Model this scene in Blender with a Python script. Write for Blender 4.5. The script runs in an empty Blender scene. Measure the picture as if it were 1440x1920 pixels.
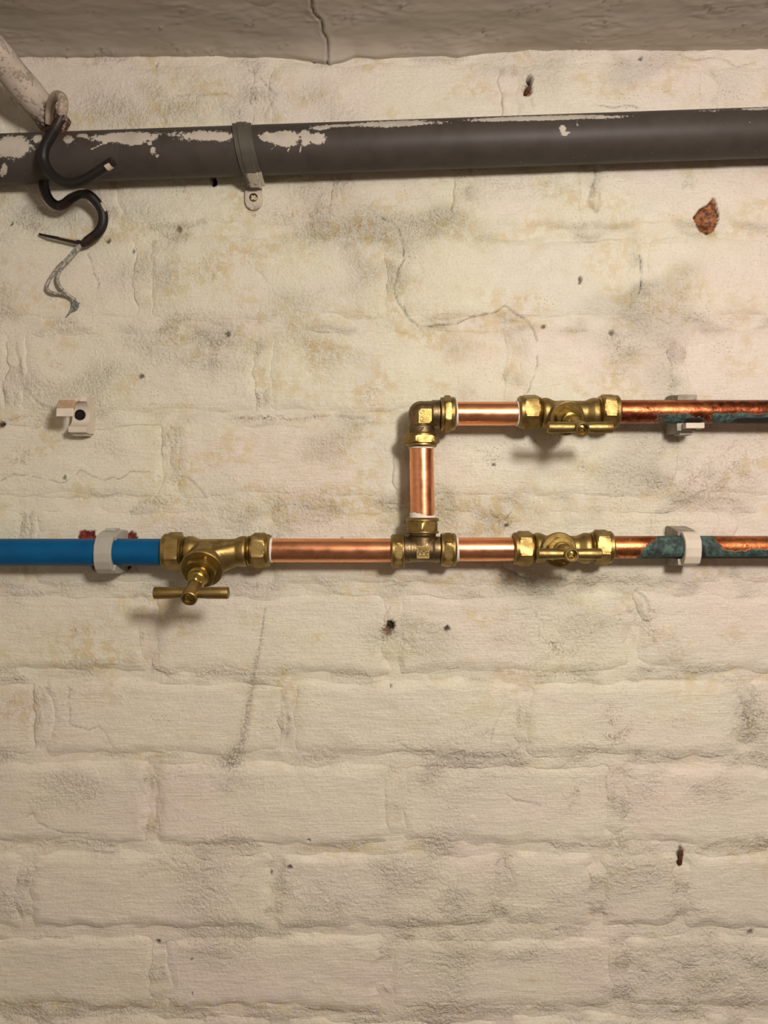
import bpy, math, random
import numpy as np
from mathutils import Vector, Matrix

scn = bpy.context.scene
COL = scn.collection
random.seed(5)

# ------------------------------------------------------------------ camera, light, exposure
DW = 0.755                     # camera to wall (m)
FPX = 1450.0                   # focal length in pixels of the 1440x1920 frame
cam_d = bpy.data.cameras.new('camera')
cam_d.sensor_fit = 'VERTICAL'
cam_d.sensor_height = 36.0
cam_d.lens = 36.0 * FPX / 1920.0
cam_d.clip_start = 0.01
cam = bpy.data.objects.new('camera', cam_d)
cam.location = (0, -DW, 0)
cam.rotation_euler = (math.pi / 2, 0, 0)
COL.objects.link(cam)
scn.camera = cam

world = bpy.data.worlds.new('world')
scn.world = world
world.use_nodes = True
world.node_tree.nodes['Background'].inputs[0].default_value = (1.0, 0.86, 0.68, 1)
world.node_tree.nodes['Background'].inputs[1].default_value = 0.05

ld = bpy.data.lights.new('room_lamp', 'POINT')
ld.energy = 34.5
ld.color = (1.0, 0.92, 0.865)
ld.shadow_soft_size = 0.075
lamp = bpy.data.objects.new('room_lamp', ld)
lamp.location = (0.36, -1.02, 0.30)
COL.objects.link(lamp)

scn.view_settings.view_transform = 'Standard'
scn.view_settings.look = 'None'
scn.view_settings.gamma = 1.0
scn.view_settings.use_curve_mapping = False
scn.view_settings.exposure = 0.0
scn.cycles.max_bounces = 4
scn.cycles.diffuse_bounces = 2
scn.cycles.glossy_bounces = 3

SW = DW / FPX                  # metres per pixel on the wall plane


def P(px, py, out=0.0):
    """photo pixel + distance off the wall (m) -> world point"""
    s = (DW - out) / FPX
    return np.array([(px - 720.0) * s, -out, (960.0 - py) * s])


# ------------------------------------------------------------------ noise
_rng = np.random.RandomState(11)
_perm = _rng.permutation(256)
_perm = np.concatenate([_perm, _perm, _perm]).astype(np.int32)
_ga = _rng.rand(256) * 2 * np.pi
_gx = np.cos(_ga).astype(np.float32)
_gy = np.sin(_ga).astype(np.float32)


def pn(x, y, seed=0):
    x = np.asarray(x, np.float32) + np.float32(seed * 17.31)
    y = np.asarray(y, np.float32) + np.float32(seed * 9.73)
    fx = np.floor(x); fy = np.floor(y)
    xi = fx.astype(np.int32) & 255; yi = fy.astype(np.int32) & 255
    xf = x - fx; yf = y - fy
    u = xf * xf * xf * (xf * (xf * 6 - 15) + 10)
    v = yf * yf * yf * (yf * (yf * 6 - 15) + 10)
    a = _perm[xi] + yi; b = _perm[xi + 1] + yi
    h00 = _perm[a]; h10 = _perm[b]; h01 = _perm[a + 1]; h11 = _perm[b + 1]
    n00 = _gx[h00] * xf + _gy[h00] * yf
    n10 = _gx[h10] * (xf - 1) + _gy[h10] * yf
    n01 = _gx[h01] * xf + _gy[h01] * (yf - 1)
    n11 = _gx[h11] * (xf - 1) + _gy[h11] * (yf - 1)
    return 1.5 * ((n00 + u * (n10 - n00)) * (1 - v) + (n01 + u * (n11 - n01)) * v)


def fbm(x, y, octv=3, seed=0):
    s = 0; a = 1.0; t = 0
    for i in range(octv):
        s = s + a * pn(x * 2 ** i, y * 2 ** i, seed + i * 3)
        t += a; a *= 0.5
    return s / t * 1.25


def ss(a, b, x):
    t = np.clip((x - a) / (b - a), 0, 1)
    return t * t * (3 - 2 * t)


def seg_dist(u, v, pts):
    d = np.full(np.shape(u), 1e6, np.float32)
    for (ax, ay), (bx, by) in zip(pts[:-1], pts[1:]):
        dx, dy = bx - ax, by - ay
        t = np.clip(((u - ax) * dx + (v - ay) * dy) / (dx * dx + dy * dy + 1e-9), 0, 1)
        d = np.minimum(d, np.hypot(u - ax - t * dx, v - ay - t * dy))
    return d


def poly_sd(u, v, pts):
    """signed distance to a closed polygon, positive inside"""
    d = seg_dist(u, v, pts + [pts[0]])
    inside = np.zeros(np.shape(u), bool)
    n = len(pts)
    for i in range(n):
        x0, y0 = pts[i]; x1, y1 = pts[(i + 1) % n]
        if y0 == y1:
            continue
        c = ((y0 > v) != (y1 > v)) & (u < (x1 - x0) * (v - y0) / (y1 - y0) + x0)
        inside ^= c
    return np.where(inside, d, -d)


# ------------------------------------------------------------------ mesh helpers
def link_mesh(name, me, mat, parent=None, loc=None):
    o = bpy.data.objects.new(name, me)
    COL.objects.link(o)
    if mat is not None:
        me.materials.append(mat)
    if loc is not None:
        o.location = loc
    if parent is not None:
        o.parent = parent
    return o


def wloc(o):
    l = Vector((0, 0, 0))
    while o is not None:
        l += o.location
        o = o.parent
    return l


def grid_mesh(name, V, nu, nv, keep=None, attrs=None, flip=False):
    """V: (nv*nu,3) array, row major"""
    i = np.arange(nv - 1)[:, None] * nu + np.arange(nu - 1)[None, :]
    q = np.stack([i, i + 1, i + nu + 1, i + nu], -1).reshape(-1, 4)
    if flip:
        q = q[:, ::-1]
    if keep is not None:
        k = keep.reshape(-1)
        q = q[k[q].any(1)]
        used = np.zeros(len(V), bool); used[q.ravel()] = True
        remap = np.cumsum(used) - 1
        q = remap[q]
        V = V[used]
        if attrs:
            attrs = {n: a[used] for n, a in attrs.items()}
    me = bpy.data.meshes.new(name)
    me.vertices.add(len(V)); me.vertices.foreach_set('co', V.astype(np.float32).ravel())
    me.loops.add(q.size); me.loops.foreach_set('vertex_index', q.astype(np.int32).ravel())
    me.polygons.add(len(q)); me.polygons.foreach_set('loop_start', (np.arange(len(q)) * 4).astype(np.int32))
    me.polygons.foreach_set('use_smooth', np.ones(len(q), bool))
    me.update(calc_edges=True)
    for n, a in (attrs or {}).items():
        at = me.attributes.new(n, 'FLOAT_COLOR', 'POINT')
        at.data.foreach_set('color', a.astype(np.float32).ravel())
    return me


class MB:
    """collects vertices and faces in world coordinates"""
    def __init__(s):
        s.v = []; s.f = []; s.a = []

    def add(s, verts, faces, attr=None):
        b = len(s.v)
        s.v += [tuple(float(c) for c in p) for p in verts]
        s.f += [tuple(b + i for i in f) for f in faces]
        s.a += attr if attr is not None else [(0, 0, 0, 0)] * len(verts)
        return s

    def build(s, name, mat, parent=None, loc=None, angle=35, attr=False):
        if loc is None:
            loc = wloc(parent) if parent is not None else Vector(np.mean(np.array(s.v), 0))
        loc = Vector(loc)
        me = bpy.data.meshes.new(name)
        me.from_pydata([Vector(p) - loc for p in s.v], [], s.f)
        me.update()
        me.polygons.foreach_set('use_smooth', np.ones(len(me.polygons), bool))
        if angle:
            me.set_sharp_from_angle(angle=math.radians(angle))
        if attr:
            at = me.attributes.new('m1', 'FLOAT_COLOR', 'POINT')
            at.data.foreach_set('color', np.array(s.a, np.float32).ravel())
        return link_mesh(name, me, mat, parent, None if parent is not None else loc)


def frame(ax):
    ax = Vector(ax).normalized()
    ref = Vector((0, -1, 0)) if abs(ax.y) < 0.9 else Vector((1, 0, 0))
    e1 = (ref - ax * ref.dot(ax)).normalized()
    e2 = ax.cross(e1)
    return ax, e1, e2


def lathe(mb, prof, org, ax, n=72, hexoff=30.0, cap=True):
    """prof: list of (r, t) or (r, t, apothem) - with an apothem the ring is a hexagon cut by the circle r.
    angle 0 faces the camera for axes lying along the wall"""
    ax, e1, e2 = frame(ax)
    org = Vector(org)
    V = []; F = []
    for p in prof:
        for k in range(n):
            th = 2 * math.pi * k / n
            r = p[0]
            if len(p) > 2:
                q = (math.degrees(th) + hexoff) % 60.0 - 30.0
                r = min(r, p[2] / math.cos(math.radians(q)))
            V.append(org + ax * p[1] + e1 * (r * math.cos(th)) + e2 * (r * math.sin(th)))
    for i in range(len(prof) - 1):
        for k in range(n):
            a = i * n + k; b = i * n + (k + 1) % n
            F.append((a, b, b + n, a + n))
    if cap:
        if prof[0][0] > 1e-6:
            F.append(tuple(reversed(range(n))))
        if prof[-1][0] > 1e-6:
            F.append(tuple((len(prof) - 1) * n + k for k in range(n)))
    mb.add(V, F)
    return mb


def catmull(pts, sub=8):
    pts = [np.array(p, float) for p in pts]
    pts = [2 * pts[0] - pts[1]] + pts + [2 * pts[-1] - pts[-2]]
    out = []
    for i in range(1, len(pts) - 2):
        p0, p1, p2, p3 = pts[i - 1:i + 3]
        for k in range(sub):
            t = k / sub
            out.append(0.5 * ((2 * p1) + (p2 - p0) * t + (2 * p0 - 5 * p1 + 4 * p2 - p3) * t * t
                              + (3 * p1 - p0 - 3 * p2 + p3) * t ** 3))
    out.append(pts[-2])
    return out


def tube(mb, path, rad, n=14, attrf=None, wob=0.0):
    """sweep a circle along path (world points); rad float or f(t)"""
    path = [Vector(p) for p in path]
    m = len(path)
    V = []; F = []; A = []
    prev = None
    for i, p in enumerate(path):
        t = (path[min(i + 1, m - 1)] - path[max(i - 1, 0)]).normalized()
        if prev is None:
            ref = Vector((0, -1, 0)) if abs(t.y) < 0.9 else Vector((1, 0, 0))
            e1 = (ref - t * ref.dot(t)).normalized()
        else:
            e1 = (prev - t * prev.dot(t)).normalized()
        prev = e1
        e2 = t.cross(e1)
        r0 = rad(i / (m - 1)) if callable(rad) else rad
        for k in range(n):
            th = 2 * math.pi * k / n
            r = r0 * (1 + wob * (random.random() - .5))
            nv = e1 * math.cos(th) + e2 * math.sin(th)
            V.append(p + nv * r)
            if attrf:
                A.append(attrf(i / (m - 1), th, p + nv * r, nv))
    for i in range(m - 1):
        for k in range(n):
            a = i * n + k; b = i * n + (k + 1) % n
            F.append((a, b, b + n, a + n))
    F.append(tuple(reversed(range(n))))
    F.append(tuple((m - 1) * n + k for k in range(n)))
    mb.add(V, F, A if attrf else None)
    return mb


def box(mb, c, h, R=None):
    c = Vector(c)
    V = []
    for sx in (-1, 1):
        for sy in (-1, 1):
            for sz in (-1, 1):
                p = Vector((sx * h[0], sy * h[1], sz * h[2]))
                V.append(c + (R @ p if R else p))
    F = [(0, 1, 3, 2), (4, 6, 7, 5), (0, 4, 5, 1), (2, 3, 7, 6), (0, 2, 6, 4), (1, 5, 7, 3)]
    mb.add(V, F)
    return mb


def empty(name, loc, label, cat, group=None):
    o = bpy.data.objects.new(name, None)
    o.empty_display_size = 0.02
    COL.objects.link(o)
    o.location = Vector(loc)
    tag(o, label, cat, group)
    return o


def tag(o, label, cat=None, group=None, kind=None):
    o['label'] = label
    if cat: o['category'] = cat
    if group: o['group'] = group
    if kind: o['kind'] = kind
    return o


def remeshed(mb, name, mat, parent, voxel=0.0006, smooth=6):
    """weld overlapping shells into one cast-looking skin"""
    o = mb.build(name, mat, parent, angle=None)
    r = o.modifiers.new('r', 'REMESH'); r.mode = 'VOXEL'; r.voxel_size = voxel; r.use_smooth_shade = True
    s = o.modifiers.new('s', 'SMOOTH'); s.factor = 0.5; s.iterations = smooth
    dg = bpy.context.evaluated_depsgraph_get()
    me = bpy.data.meshes.new_from_object(o.evaluated_get(dg))
    old = o.data
    o.modifiers.clear()
    o.data = me
    bpy.data.meshes.remove(old)
    if not me.materials:
        me.materials.append(mat)
    me.polygons.foreach_set('use_smooth', np.ones(len(me.polygons), bool))
    return o


def hull(mb, pts):
    import bmesh
    bm = bmesh.new()
    for p in pts:
        bm.verts.new(Vector(p))
    res = bmesh.ops.convex_hull(bm, input=bm.verts)
    bm.verts.ensure_lookup_table()
    bad = [g for g in res['geom_interior'] if isinstance(g, bmesh.types.BMVert)]
    bmesh.ops.delete(bm, geom=bad, context='VERTS')
    bm.verts.index_update()
    mb.add([v.co[:] for v in bm.verts], [[v.index for v in f.verts] for f in bm.faces])
    bm.free()
    return mb


def ring_pts(org, ax, r, n=32):
    ax, e1, e2 = frame(ax)
    return [Vector(org) + e1 * r * math.cos(2 * math.pi * k / n) + e2 * r * math.sin(2 * math.pi * k / n) for k in range(n)]


# ------------------------------------------------------------------ materials
class NT:
    def __init__(s, name):
        s.m = bpy.data.materials.new(name)
        s.m.use_nodes = True
        s.t = s.m.node_tree
        s.b = s.t.nodes['Principled BSDF']

    def n(s, typ, **kw):
        nd = s.t.nodes.new(typ)
        for k, v in kw.items():
            setattr(nd, k, v)
        return nd

    def l(s, a, b):
        s.t.links.new(a, b)

    def pos(s):
        return s.n('ShaderNodeNewGeometry').outputs['Position']

    def scale(s, vec, sc):
        m = s.n('ShaderNodeMapping')
        m.inputs['Scale'].default_value = sc
        s.l(vec, m.inputs['Vector'])
        return m.outputs[0]

    def noise(s, vec, sc, det=4, rough=.55):
        nd = s.n('ShaderNodeTexNoise', noise_dimensions=getattr(s, 'dim', '3D'))
        nd.inputs['Scale'].default_value = sc
        nd.inputs['Detail'].default_value = det
        nd.inputs['Roughness'].default_value = rough
        s.l(vec, nd.inputs['Vector'])
        return nd.outputs['Fac']

    def voro(s, vec, sc, out='Distance'):
        nd = s.n('ShaderNodeTexVoronoi', voronoi_dimensions=getattr(s, 'dim', '3D'))
        nd.inputs['Scale'].default_value = sc
        s.l(vec, nd.inputs['Vector'])
        return nd.outputs[out]

    def ramp(s, fac, a, b, va=0.0, vb=1.0):
        nd = s.n('ShaderNodeMapRange')
        nd.interpolation_type = 'SMOOTHSTEP'
        for i, v in zip(('From Min', 'From Max', 'To Min', 'To Max'), (a, b, va, vb)):
            nd.inputs[i].default_value = v
        s.l(fac, nd.inputs['Value'])
        return nd.outputs[0]

    def math(s, op, a, b=None, clamp=False):
        nd = s.n('ShaderNodeMath', operation=op)
        nd.use_clamp = clamp
        for i, v in enumerate((a, b)):
            if v is None:
                continue
            if isinstance(v, (int, float)):
                nd.inputs[i].default_value = v
            else:
                s.l(v, nd.inputs[i])
        return nd.outputs[0]

    def mix(s, fac, a, b):
        nd = s.n('ShaderNodeMix', data_type='RGBA')
        for i, v in ((0, fac), (6, a), (7, b)):
            if isinstance(v, (int, float)):
                nd.inputs[i].default_value = v
            elif isinstance(v, tuple):
                nd.inputs[i].default_value = v + (1,) if len(v) == 3 else v
            else:
                s.l(v, nd.inputs[i])
        return nd.outputs[2]

    def attr(s, name):
        a = s.n('ShaderNodeAttribute', attribute_name=name)
        sp = s.n('ShaderNodeSeparateColor')
        s.l(a.outputs['Color'], sp.inputs[0])
        return sp.outputs[0], sp.outputs[1], sp.outputs[2], a.outputs['Alpha']

    def bump(s, h, dist, strength=1.0, prev=None):
        nd = s.n('ShaderNodeBump')
        nd.inputs['Distance'].default_value = dist
        nd.inputs['Strength'].default_value = strength
        s.l(h, nd.inputs['Height'])
        if prev is not None:
            s.l(prev, nd.inputs['Normal'])
        return nd.outputs[0]

    def set(s, **kw):
        for k, v in kw.items():
            k = k.replace('_', ' ')
            if isinstance(v, (int, float, tuple)):
                if isinstance(v, tuple) and len(v) == 3:
                    v = v + (1,)
                s.b.inputs[k].default_value = v
            else:
                s.l(v, s.b.inputs[k])
        return s.m


def wall_material():
    t = NT('flaking_masonry_paint')
    sx = t.n('ShaderNodeSeparateXYZ'); cx_ = t.n('ShaderNodeCombineXYZ')
    t.l(t.pos(), sx.inputs[0]); t.l(sx.outputs[0], cx_.inputs[0]); t.l(sx.outputs[2], cx_.inputs[1])
    p = cx_.outputs[0]                                   # wall-plane coordinates
    t.dim = '2D'
    yel, brn, rough, gry = t.attr('m1')
    red, blk, pink, orange = t.attr('m2')
    big = t.noise(p, 9, 2)
    mid = t.noise(p, 60, 3)
    fine = t.noise(p, 420, 3, .65)
    col = t.mix(t.ramp(big, .35, .65), (0.69, 0.675, 0.525), (0.67, 0.645, 0.53))
    col = t.mix(t.math('MULTIPLY', pink, .8), col, (0.71, 0.61, 0.55))
    # ochre staining, broken up
    ym = t.math('MULTIPLY', yel, t.ramp(t.noise(p, 95, 4, .65), .40, .60), clamp=True)
    col = t.mix(t.math('MULTIPLY', ym, .68), col, (0.57, 0.45, 0.215))
    # faint general mottling of the paint
    col = t.mix(t.ramp(fine, .46, .72, 0, .38), col, (0.55, 0.475, 0.345))
    # grey scraped-off film and patches, plus crack shade put into this mask
    gm = t.math('MULTIPLY', gry, t.ramp(fine, .36, .54), clamp=True)
    col = t.mix(t.math('MULTIPLY', gm, .78), col, (0.185, 0.17, 0.14))
    # brown dirt and damp specks
    bm_ = t.math('MULTIPLY', brn, t.ramp(fine, .38, .60), clamp=True)
    col = t.mix(t.math('MULTIPLY', bm_, .85), col, (0.17, 0.085, 0.035))
    # rough pitted film: slight dirt, with cavity shade put into the colour
    pit = t.ramp(t.voro(p, 300), .05, .26, 1, 0)
    pit = t.math('MULTIPLY', pit, t.ramp(t.math('ADD', rough, t.math('MULTIPLY', mid, .8)), .62, 1.15))
    col = t.mix(t.math('MULTIPLY', pit, .32), col, (0.46, 0.35, 0.185))
    pit2 = t.math('MULTIPLY', t.ramp(t.voro(p, 560), .05, .22, 1, 0), t.ramp(mid, .46, .66))  # finer cavities, their shade also put into the colour
    col = t.mix(t.math('MULTIPLY', pit2, .30), col, (0.40, 0.315, 0.19))
    # sparse pin specks everywhere
    vd = t.voro(p, 190)
    vc = t.noise(p, 23, 2)
    sp = t.math('MULTIPLY', t.ramp(vd, .05, .13, 1, 0), t.ramp(vc, .60, .74))
    col = t.mix(t.math('MULTIPLY', sp, .75), col, (0.16, 0.11, 0.07))
    rn = t.noise(p, 170, 3, .7)
    col = t.mix(red, col, t.mix(t.ramp(rn, .35, .68), (0.075, 0.008, 0.005), (0.24, 0.035, 0.018)))
    col = t.mix(orange, col, t.mix(t.ramp(rn, .36, .66), (0.085, 0.026, 0.009), (0.33, 0.115, 0.028)))
    col = t.mix(blk, col, (0.012, 0.008, 0.006))
    # fine relief
    crum = t.math('MULTIPLY', t.math('ADD', rough, .16), t.noise(p, 330, 4, .62))
    brush = t.noise(t.scale(p, (60, 620, 1)), 1.0, 1)
    h = t.math('ADD', crum, t.math('MULTIPLY', brush, .10))
    h = t.math('SUBTRACT', h, t.math('MULTIPLY', pit, .13))
    nb = t.bump(h, .0032, 1.0)
    return t.set(Base_Color=col, Roughness=t.ramp(mid, .3, .7, .42, .6), Normal=nb, Specular_IOR_Level=.4)


def ceiling_material():
    t = NT('ceiling_plaster_paint')
    p = t.pos()
    yel, brn, rough, gry = t.attr('m1')
    big = t.noise(p, 7, 3)
    fine = t.noise(p, 300, 4, .6)
    col = t.mix(t.ramp(big, .35, .7), (0.56, 0.50, 0.415), (0.48, 0.43, 0.36))
    col = t.mix(t.ramp(fine, .55, .8, 0, .15), col, (0.40, 0.33, 0.24))
    col = t.mix(gry, col, (0.07, 0.05, 0.035))
    h = t.math('ADD', t.noise(t.scale(p, (110, 170, 100)), 1, 3), t.math('MULTIPLY', fine, .25))
    return t.set(Base_Color=col, Roughness=.55, Normal=t.bump(h, .00035), Specular_IOR_Level=.3)


def brass_material(name='cast_brass', dark=0.0, rough=.44):
    t = NT(name)
    p = t.pos()
    n1 = t.noise(p, 110, 4)
    n2 = t.noise(p, 900, 3)
    col = t.mix(t.ramp(n1, .35, .7), (0.365 - dark, 0.265 - dark * .7, 0.10), (0.225 - dark * .8, 0.158 - dark * .55, 0.055))
    h = t.math('ADD', n2, t.math('MULTIPLY', n1, .5))
    return t.set(Base_Color=col, Metallic=1.0, Roughness=t.ramp(n1, .3, .7, rough - .05, rough + .08),
                 Normal=t.bump(h, .00018, .8))


def copper_material():
    t = NT('bright_copper')
    p = t.pos()
    n1 = t.noise(t.scale(p, (25, 300, 300)), 1, 4)
    n2 = t.noise(p, 70, 3)
    col = t.mix(t.ramp(n1, .4, .65), (0.86, 0.40, 0.215), (0.80, 0.35, 0.175))
    col = t.mix(t.ramp(n2, .58, .75, 0, .28), col, (0.50, 0.19, 0.085))
    return t.set(Base_Color=col, Metallic=1.0, Roughness=t.ramp(n2, .3, .7, .25, .36),
                 Normal=t.bump(n1, .00012, .5))


def old_copper_material():
    t = NT('tarnished_copper')
    p = t.pos()
    ver, tar, bright, blk = t.attr('m1')
    n1 = t.noise(t.scale(p, (60, 300, 300)), 1, 4)
    n2 = t.noise(p, 190, 5, .7)
    n3 = t.noise(p, 60, 4)
    cop = t.mix(t.ramp(n1, .35, .7), (0.52, 0.16, 0.07), (0.30, 0.075, 0.032))
    cop = t.mix(bright, cop, (0.82, 0.33, 0.13))
    cop = t.mix(t.math('MULTIPLY', tar, t.ramp(n2, .3, .6)), cop, (0.10, 0.03, 0.014))
    vm = t.ramp(t.math('ADD', ver, t.math('ADD', t.math('MULTIPLY', t.math('SUBTRACT', n2, .5), 1.7), t.math('MULTIPLY', t.math('SUBTRACT', n3, .5), 1.3))), .36, .60)
    vcol = t.mix(t.ramp(n2, .38, .62), (0.018, 0.030, 0.028), (0.075, 0.145, 0.12))
    vcol = t.mix(t.ramp(n3, .5, .7, 0, .7), vcol, (0.012, 0.014, 0.014))
    col = t.mix(vm, cop, vcol)
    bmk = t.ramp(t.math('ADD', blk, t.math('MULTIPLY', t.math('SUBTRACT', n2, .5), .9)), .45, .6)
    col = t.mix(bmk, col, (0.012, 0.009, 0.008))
    cover = t.math('MAXIMUM', vm, bmk)
    return t.set(Base_Color=col, Metallic=t.ramp(cover, 0, 1, 1, 0), Roughness=t.ramp(cover, 0, 1, .33, .75),
                 Normal=t.bump(t.math('ADD', n2, cover), .0005, .7))


def simple(name, col, col2, sc=80, rough=.5, metallic=0.0, bump=.0002, spec=.4, trans=0.0):
    t = NT(name)
    p = t.pos()
    n = t.noise(p, sc, 4 if bump else 1)
    c = t.mix(t.ramp(n, .35, .68), col, col2)
    m = t.set(Base_Color=c, Roughness=rough, Metallic=metallic, Specular_IOR_Level=spec)
    if bump:
        t.set(Normal=t.bump(n, bump))
    if trans:
        t.b.inputs['Subsurface Weight'].default_value = trans
        t.b.inputs['Subsurface Radius'].default_value = (.006, .005, .004)
        t.b.inputs['Subsurface Scale'].default_value = 1.0
    return m


def painted_over(name, base, base2, paint, rust=(0.13, 0.05, 0.02), rough=.42, edge=.9, bump=.0004, spec=.4):
    """m1.r = leftover paint, m1.g = rust"""
    t = NT(name)
    p = t.pos()
    pa, ru, x1, x2 = t.attr('m1')
    n = t.noise(p, 55, 4)
    n2 = t.noise(p, 330, 4, .65)
    col = t.mix(t.ramp(n, .35, .7), base, base2)
    pm = t.ramp(t.math('ADD', pa, t.math('MULTIPLY', t.math('SUBTRACT', n2, .5), edge)), .44, .56)
    col = t.mix(pm, col, t.mix(t.ramp(n, .4, .7), paint, tuple(c * .82 for c in paint)))
    rm = t.math('MULTIPLY', ru, t.ramp(n2, .35, .55), clamp=True)
    col = t.mix(rm, col, t.mix(n2, rust, tuple(c * .35 for c in rust)))
    return t.set(Base_Color=col, Roughness=t.ramp(pm, 0, 1, rough, .6), Normal=t.bump(t.math('ADD', pm, t.math('MULTIPLY', n2, .3)), bump, .8),
                 Specular_IOR_Level=spec)


M_WALL = wall_material()
M_CEIL = ceiling_material()
M_BRASS = brass_material()
M_BRASSD = brass_material('dull_cast_brass', .10, .42)
M_BRASSB = brass_material('machined_brass', -.06, .32)
M_COPPER = copper_material()
M_OLD = old_copper_material()
M_BLUE = simple('blue_polyethylene', (0.0, 0.085, 0.215), (0.0, 0.068, 0.185), 40, .45, 0, .0001, .22)
M_CLIPW = simple('milky_nylon', (0.40, 0.385, 0.335), (0.365, 0.345, 0.295), 60, .42, 0, .0001, .4)
M_CLIPO = painted_over('aged_white_plastic', (0.68, 0.61, 0.50), (0.60, 0.53, 0.43), (0.42, 0.28, 0.17), rough=.5, edge=.45)
M_CLIPG = simple('grey_clip_plastic', (0.40, 0.365, 0.30), (0.28, 0.25, 0.20), 120, .6, 0, .0003, .3)  # greyer plastic for clip bases and a latch tab
M_TAPE = simple('sealing_tape', (0.80, 0.76, 0.68), (0.70, 0.66, 0.58), 300, .6, 0, .0004, .2)
M_GREY = painted_over('grey_waste_plastic', (0.062, 0.052, 0.044), (0.050, 0.042, 0.035), (0.50, 0.455, 0.38), rough=.5, spec=.25)
M_SADDLE = painted_over('grey_painted_steel', (0.090, 0.083, 0.064), (0.066, 0.060, 0.048), (0.55, 0.49, 0.40), rough=.45)
M_CONDUIT = painted_over('painted_conduit', (0.52, 0.45, 0.365), (0.46, 0.39, 0.31), (0.40, 0.33, 0.26), rust=(0.12, 0.04, 0.018), rough=.5, bump=.0007)
M_CABLE = painted_over('black_cable_sheath', (0.007, 0.006, 0.005), (0.011, 0.008, 0.007), (0.55, 0.45, 0.34), rust=(0.08, 0.03, 0.015), rough=.5)
M_WIRE = simple('paint_crusted_wire', (0.46, 0.43, 0.36), (0.13, 0.125, 0.11), 420, .6, 0, .0004)
M_WIREG = simple('green_grey_strand', (0.25, 0.29, 0.25), (0.09, 0.11, 0.10), 400, .6, 0, .0003)
M_RUST = simple('rusty_iron', (0.16, 0.055, 0.02), (0.05, 0.018, 0.01), 420, .8, 0, .0008, .2)
M_SCREW = simple('yellowed_screw', (0.32, 0.25, 0.09), (0.16, 0.12, 0.045), 300, .4, 1.0, .0002)
M_DARK = simple('dark_recess', (0.010, 0.008, 0.007), (0.016, 0.010, 0.008), 300, .7, 0, .0002, .2)
M_BARE = simple('bare_cellar_brick', (0.16, 0.09, 0.06), (0.12, 0.07, 0.05), 9, .8, 0, 0, .2)  # unseen walls, dark finish picked to limit bounce light
M_PLAIN = simple('cellar_whitewash', (0.62, 0.57, 0.49), (0.54, 0.49, 0.42), 6, .7, 0, 0, .2)  # unseen left wall, pale finish picked to bounce light back
M_FLOOR = simple('cellar_concrete', (0.13, 0.115, 0.10), (0.085, 0.075, 0.065), 9, .75, 0, 0, .2)

# ------------------------------------------------------------------ the painted brick wall
ROWS = [  # top, bottom (photo pixels), perpend joints
    (-60, 105, [-330, 60, 490, 925, 1330, 1760]),
    (105, 270, [-400, 20, 490, 955, 1330, 1770]),
    (270, 432, [-250, 205, 640, 868, 1110, 1540, 1970]),
    (432, 608, [-450, -160, 270, 745, 1202, 1650]),
    (608, 785, [-400, 28, 492, 963, 1270, 1700]),
    (785, 945, [-520, -100, 320, 755, 1250, 1680]),
    (945, 1105, [-370, 55, 500, 930, 1365, 1790]),
    (1105, 1268, [-590, -150, 281, 735, 1190, 1620]),
    (1268, 1425, [-350, 80, 541, 985, 1400, 1830]),
    (1425, 1592, [-580, -150, 284, 742, 1158, 1590]),
    (1592, 1748, [-380, 46, 514, 940, 1120, 1279, 1700]),
    (1748, 1900, [-560, -120, 300, 722, 1162, 1590]),
    (1900, 2055, [-350, 85, 520, 950, 1380, 1800]),
    (2055, 2210, [-560, -130, 300, 730, 1160, 1590]),
]
U0, U1, V0, V1 = -600, 2040, -60, 2210
for i, (a, b, j) in enumerate(ROWS):
    ROWS[i] = (a, b, [U0] + [x for x in j if U0 + 60 < x < U1 - 60] + [U1])


def warp(u, v):
    wu = u + 9 * pn(u / 90, v / 60, 1) + 5 * pn(u / 26, v / 22, 2)
    wv = v + 9 * pn(u / 150, v / 110, 3) + 4.5 * pn(u / 34, v / 24, 4)
    return wu, wv


def smin(a, b, k=13.0):
    h = np.clip(.5 + .5 * (b - a) / k, 0, 1)
    return b + (a - b) * h - k * h * (1 - h)


HALF = 8.0


def rect_d(wu, wv, x0, x1, y0, y1):
    return smin(np.minimum(wu - x0, x1 - wu), np.minimum(wv - y0, y1 - wv)) - HALF


def joint_d(wu, wv):
    d = np.full(wu.shape, -HALF, np.float32)
    for a, b, js in ROWS:
        m = (wv >= a) & (wv < b)
        if not m.any():
            continue
        x = wu[m]; y = wv[m]
        js = np.array(js, np.float32)
        k = np.clip(np.searchsorted(js, x) - 1, 0, len(js) - 2)
        d[m] = rect_d(x, y, js[k], js[k + 1], a, b)
    return d


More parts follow.
